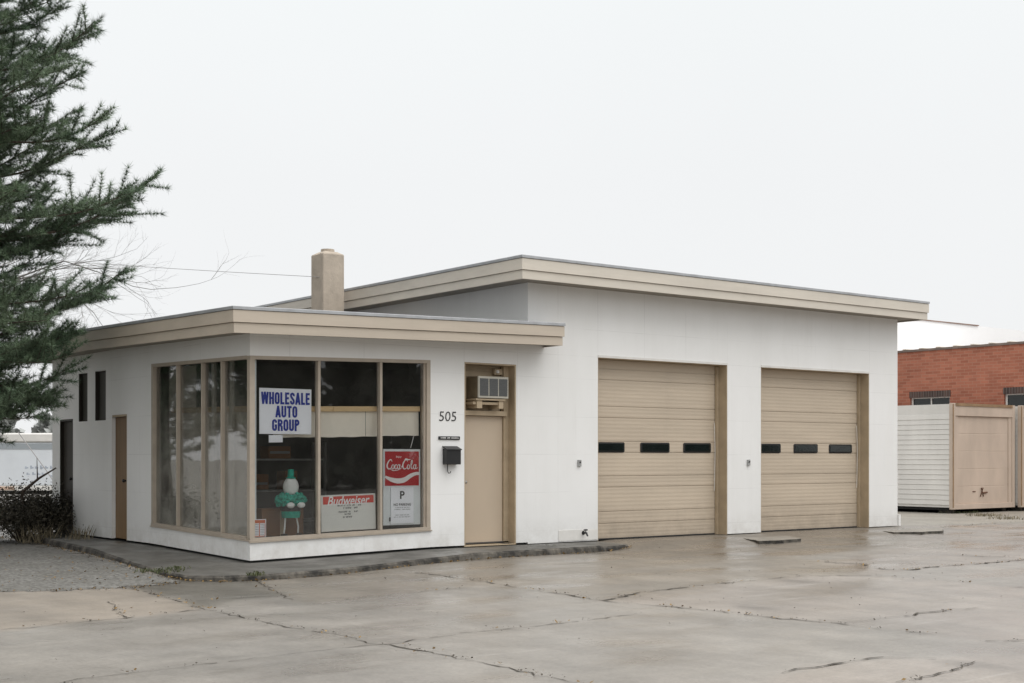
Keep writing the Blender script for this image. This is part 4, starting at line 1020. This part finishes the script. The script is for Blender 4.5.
fb.tube([a0, a0+Vector((0,0,-.55))], [.03,.035], 5)
tag(fb.build('fallen_limb', M['bark']), 'bare fallen limb slanting up out of the dark shrub by the wall', 'branch')
def weed(x, y, z, n, h, spread, label, mat, cat='weed', grp='weeds along the walkway', name='weed'):
    a = nr.uniform(0,6.28,n); q = nr.uniform(0,1,n)**.7*spread; pos = np.stack([np.cos(a)*q, np.sin(a)*q, np.zeros(n)], 1)
    ln = h*nr.uniform(.45,1.1,n); lean = nr.normal(size=(n,2))*.45
    tip = pos + np.stack([lean[:,0]*ln, lean[:,1]*ln, ln], 1); sx = nr.normal(size=(n,3)); sx[:,2] = 0; sx /= np.linalg.norm(sx,axis=1)[:,None]; wd_ = .007
    mid = (pos*.45 + tip*.55) + np.array([0,0,.02])
    V = np.stack([pos-sx*wd_, pos+sx*wd_, mid+sx*wd_*.8, tip, mid-sx*wd_*.8], 1).reshape(-1,3)
    o = raw(name, V, np.arange(5*n).reshape(n,5), M[mat], None, np.repeat(nr.uniform(.7,1.25,n), 5)); o.location = (x,y,z); tag(o, label, cat, grp); return o
weed(.30*0-.32, 5.9, -.02, 60, .26, .25, 'dry brown weed clump on the walkway beside the brown side door', 'dry_weed')
weed(-.75, 6.6, -.08, 90, .36, .35, 'larger dry weed clump at the far end of the side walkway', 'dry_weed')
x, y = on_ground(160, 572); weed(x, y, -.1, 80, .045, .34, 'low green weed patch at the left bend of the kerb', 'weed')
x, y = on_ground(178, 570); weed(x, y, -.1, 50, .06, .2, 'small green weed tuft close under the rounded kerb corner', 'weed')
x, y = on_ground(556, 551.5); weed(x, y-.02, -.1, 140, .11, .16, 'green weed tuft at the kerb below the hose tap wall', 'weed')
x, y = on_ground(543, 552.5); weed(x, y-.02, -.1, 60, .07, .13, 'smaller weed sprig left of the kerb tuft by the tap', 'weed')
x, y = on_ground(256, 575.5); weed(x, y, -.1, 40, .06, .12, 'sparse weed in the joint at the kerb under the corner window', 'weed')
for px, py, n, lab in ((985,516,160,'pale dry weed patch in front of the tan roller door'),(958,513,110,'weed clump at the corner foot of the white container'),(1008,519,140,'dry weed patch at the right edge before the containers')):
    x, y = on_ground(px, py); weed(x, y, -.12, n, .10, .55, lab, 'dry_weed' if n != 110 else 'weed')

# fallen leaves and grit in the joints
def scatter(pts, n, spread, size, name, mat):
    p = np.array([pts[k] for k in nr.integers(0, len(pts), n)]) + nr.normal(size=(n,2))*spread
    z = ground_z(p[:,0], p[:,1]) + .012 + nr.uniform(0,.01,n); pos = np.column_stack([p, z])
    a = nr.uniform(0,6.28,n); s = size*nr.uniform(.5,1.3,n); u = np.column_stack([np.cos(a)*s, np.sin(a)*s, nr.normal(size=n)*s*.3]); v = np.column_stack([-np.sin(a)*s*.6, np.cos(a)*s*.6, nr.normal(size=n)*s*.3])
    V = np.stack([pos-u, pos+v, pos+u, pos-v], 1).reshape(-1,3)
    tag(raw(name, V, np.arange(4*n).reshape(n,4), M[mat], None, np.repeat(nr.uniform(.4,1.2,n), 4)), kind='stuff')
lp = [on_ground(*p) for p in [(672,606),(668,605.6),(676,606.5),(664,605),(203,609),(206,610),(199,608),(94,555),(100,556),(440,574),(450,576),(470,579),(160,578),(740,613),(752,614),(775,617),(352,568),(340,569),(700,587),(960,555),(975,556)]]
scatter(lp + leafpts[::3], 300, .06, .016, 'fallen_leaves', 'leaf_litter')
kerbpts = [(o_[0]-.03*0, o_[1]-.06) for o_ in of if o_[1] < 0]
scatter(kerbpts, 260, .05, .02, 'leaf_litter', 'leaf_litter')
gedge = resample(gp[:5], .05) + resample(gp[5:9], .05)
scatter(gedge, 700, .09, .016, 'leaf_litter', 'leaf_litter')
scatter(gedge, 900, .10, .014, 'grit', 'crack')
scatter([(nr.uniform(-9,-1.6), nr.uniform(-1.2,6)) for k in range(900)], 700, .1, .017, 'leaf_litter', 'leaf_litter')
scatter(leafpts + kerbpts, 900, .03, .010, 'grit', 'crack')
scatter([(nr.uniform(-6,20), nr.uniform(-9,0)) for k in range(900)], 500, .1, .010, 'loose_grit', 'crack')

# far woods: a grey leafless line to the left and dark evergreens across the street (they show in the window glass)
def woods(name, line, n, h, mat, size):
    P = []
    for (x0, y0, x1, y1) in line:
        L = math.hypot(x1-x0, y1-y0); k = int(L/4)+1
        for j in range(k):
            c = np.array([x0+(x1-x0)*(j+nr.random())/k, y0+(y1-y0)*(j+nr.random())/k]); hh = h*nr.uniform(.6,1.1); m = n//k
            t_ = nr.uniform(0,1,m); r_ = (1-t_**1.5)*nr.uniform(1.8,3.0)*np.sqrt(nr.uniform(0,1,m)); a = nr.uniform(0,6.28,m)
            P.append(np.column_stack([c[0]+r_*np.cos(a), c[1]+r_*np.sin(a), t_*hh]))
    P = np.vstack(P); V, Fc = leaf_cloud(len(P), P, size, ratio=1.6); tag(raw(name, V, Fc, M[mat], None, np.repeat(nr.uniform(.7,1.2,len(P)),4)), kind='stuff')
q0, q1 = at_depth(-700, 120), at_depth(420, 120); woods('treeline', [(q0.x,q0.y,q1.x,q1.y)], 16000, 7.5, 'grey_tree', .9)
woods('treeline', [(-8,-46,60,-44),(-12,-50,60,-49)], 8500, 9, 'dark_tree', 1.0)

# ------------------------------------------------------------------ light
wo = bpy.data.worlds.new('World'); scene.world = wo; wo.use_nodes = True; nt = wo.node_tree; nt.nodes.clear()
N = nt.nodes.new; Lk = nt.links.new
out = N('ShaderNodeOutputWorld'); sky = N('ShaderNodeTexSky'); sky.sky_type = 'NISHITA'; sky.sun_disc = False
SUN_EL, SUN_AZ = 60, -60                                            # degrees: height, and the bearing of the sun from +x
sky.sun_elevation = R(SUN_EL); sky.sun_rotation = R(90 - SUN_AZ)
b1 = N('ShaderNodeBackground'); b1.inputs['Strength'].default_value = .1; hs = N('ShaderNodeHueSaturation'); hs.inputs['Saturation'].default_value = .25
Lk(sky.outputs[0], hs.inputs['Color']); Lk(hs.outputs[0], b1.inputs['Color'])
tc = N('ShaderNodeTexCoord'); cn = N('ShaderNodeTexNoise'); cn.inputs['Scale'].default_value = 2.2; cn.inputs['Detail'].default_value = 4; Lk(tc.outputs['Generated'], cn.inputs['Vector']); sx = N('ShaderNodeSeparateXYZ'); Lk(tc.outputs['Generated'], sx.inputs[0])
rp = N('ShaderNodeValToRGB'); e = rp.color_ramp.elements
e[0].position = 0; e[0].color = (.885,.892,.898,1); e[1].position = 1; e[1].color = (1,1,1,1)
for p, c in ((.20,(.90,.912,.918,1)),(.36,(.945,.975,.98,1)),(.6,(1,1,1,1))):
    q = e.new(p); q.color = c
Lk(sx.outputs[2], rp.inputs[0])
st = N('ShaderNodeMapRange'); st.inputs[1].default_value = .34; st.inputs[2].default_value = .8; st.inputs[3].default_value = 1.0; st.inputs[4].default_value = 1.8
Lk(sx.outputs[2], st.inputs[0])
cm = N('ShaderNodeMath'); cm.operation = 'MULTIPLY_ADD'; cm.inputs[1].default_value = .07; cm.inputs[2].default_value = .965; Lk(cn.outputs[0], cm.inputs[0])
c2 = N('ShaderNodeMath'); c2.operation = 'MULTIPLY'; Lk(st.outputs[0], c2.inputs[0]); Lk(cm.outputs[0], c2.inputs[1])
b2 = N('ShaderNodeBackground'); Lk(rp.outputs[0], b2.inputs['Color']); Lk(c2.outputs[0], b2.inputs['Strength'])
mx = N('ShaderNodeMixShader'); mx.inputs[0].default_value = .88; Lk(b1.outputs[0], mx.inputs[1]); Lk(b2.outputs[0], mx.inputs[2]); Lk(mx.outputs[0], out.inputs[0])
sl = bpy.data.lights.new('sun', 'SUN'); sl.energy = 1.2; sl.angle = R(50); sl.color = (1,.993,.98)
so = bpy.data.objects.new('sun', sl); COL.objects.link(so)
dv = Vector((math.cos(R(SUN_AZ))*math.cos(R(SUN_EL)), math.sin(R(SUN_AZ))*math.cos(R(SUN_EL)), math.sin(R(SUN_EL))))
so.rotation_euler = dv.to_track_quat('Z', 'Y').to_euler()
vs = scene.view_settings; vs.view_transform = 'Standard'; vs.look = 'None'; vs.exposure = .07; vs.gamma = 1; vs.use_curve_mapping = False
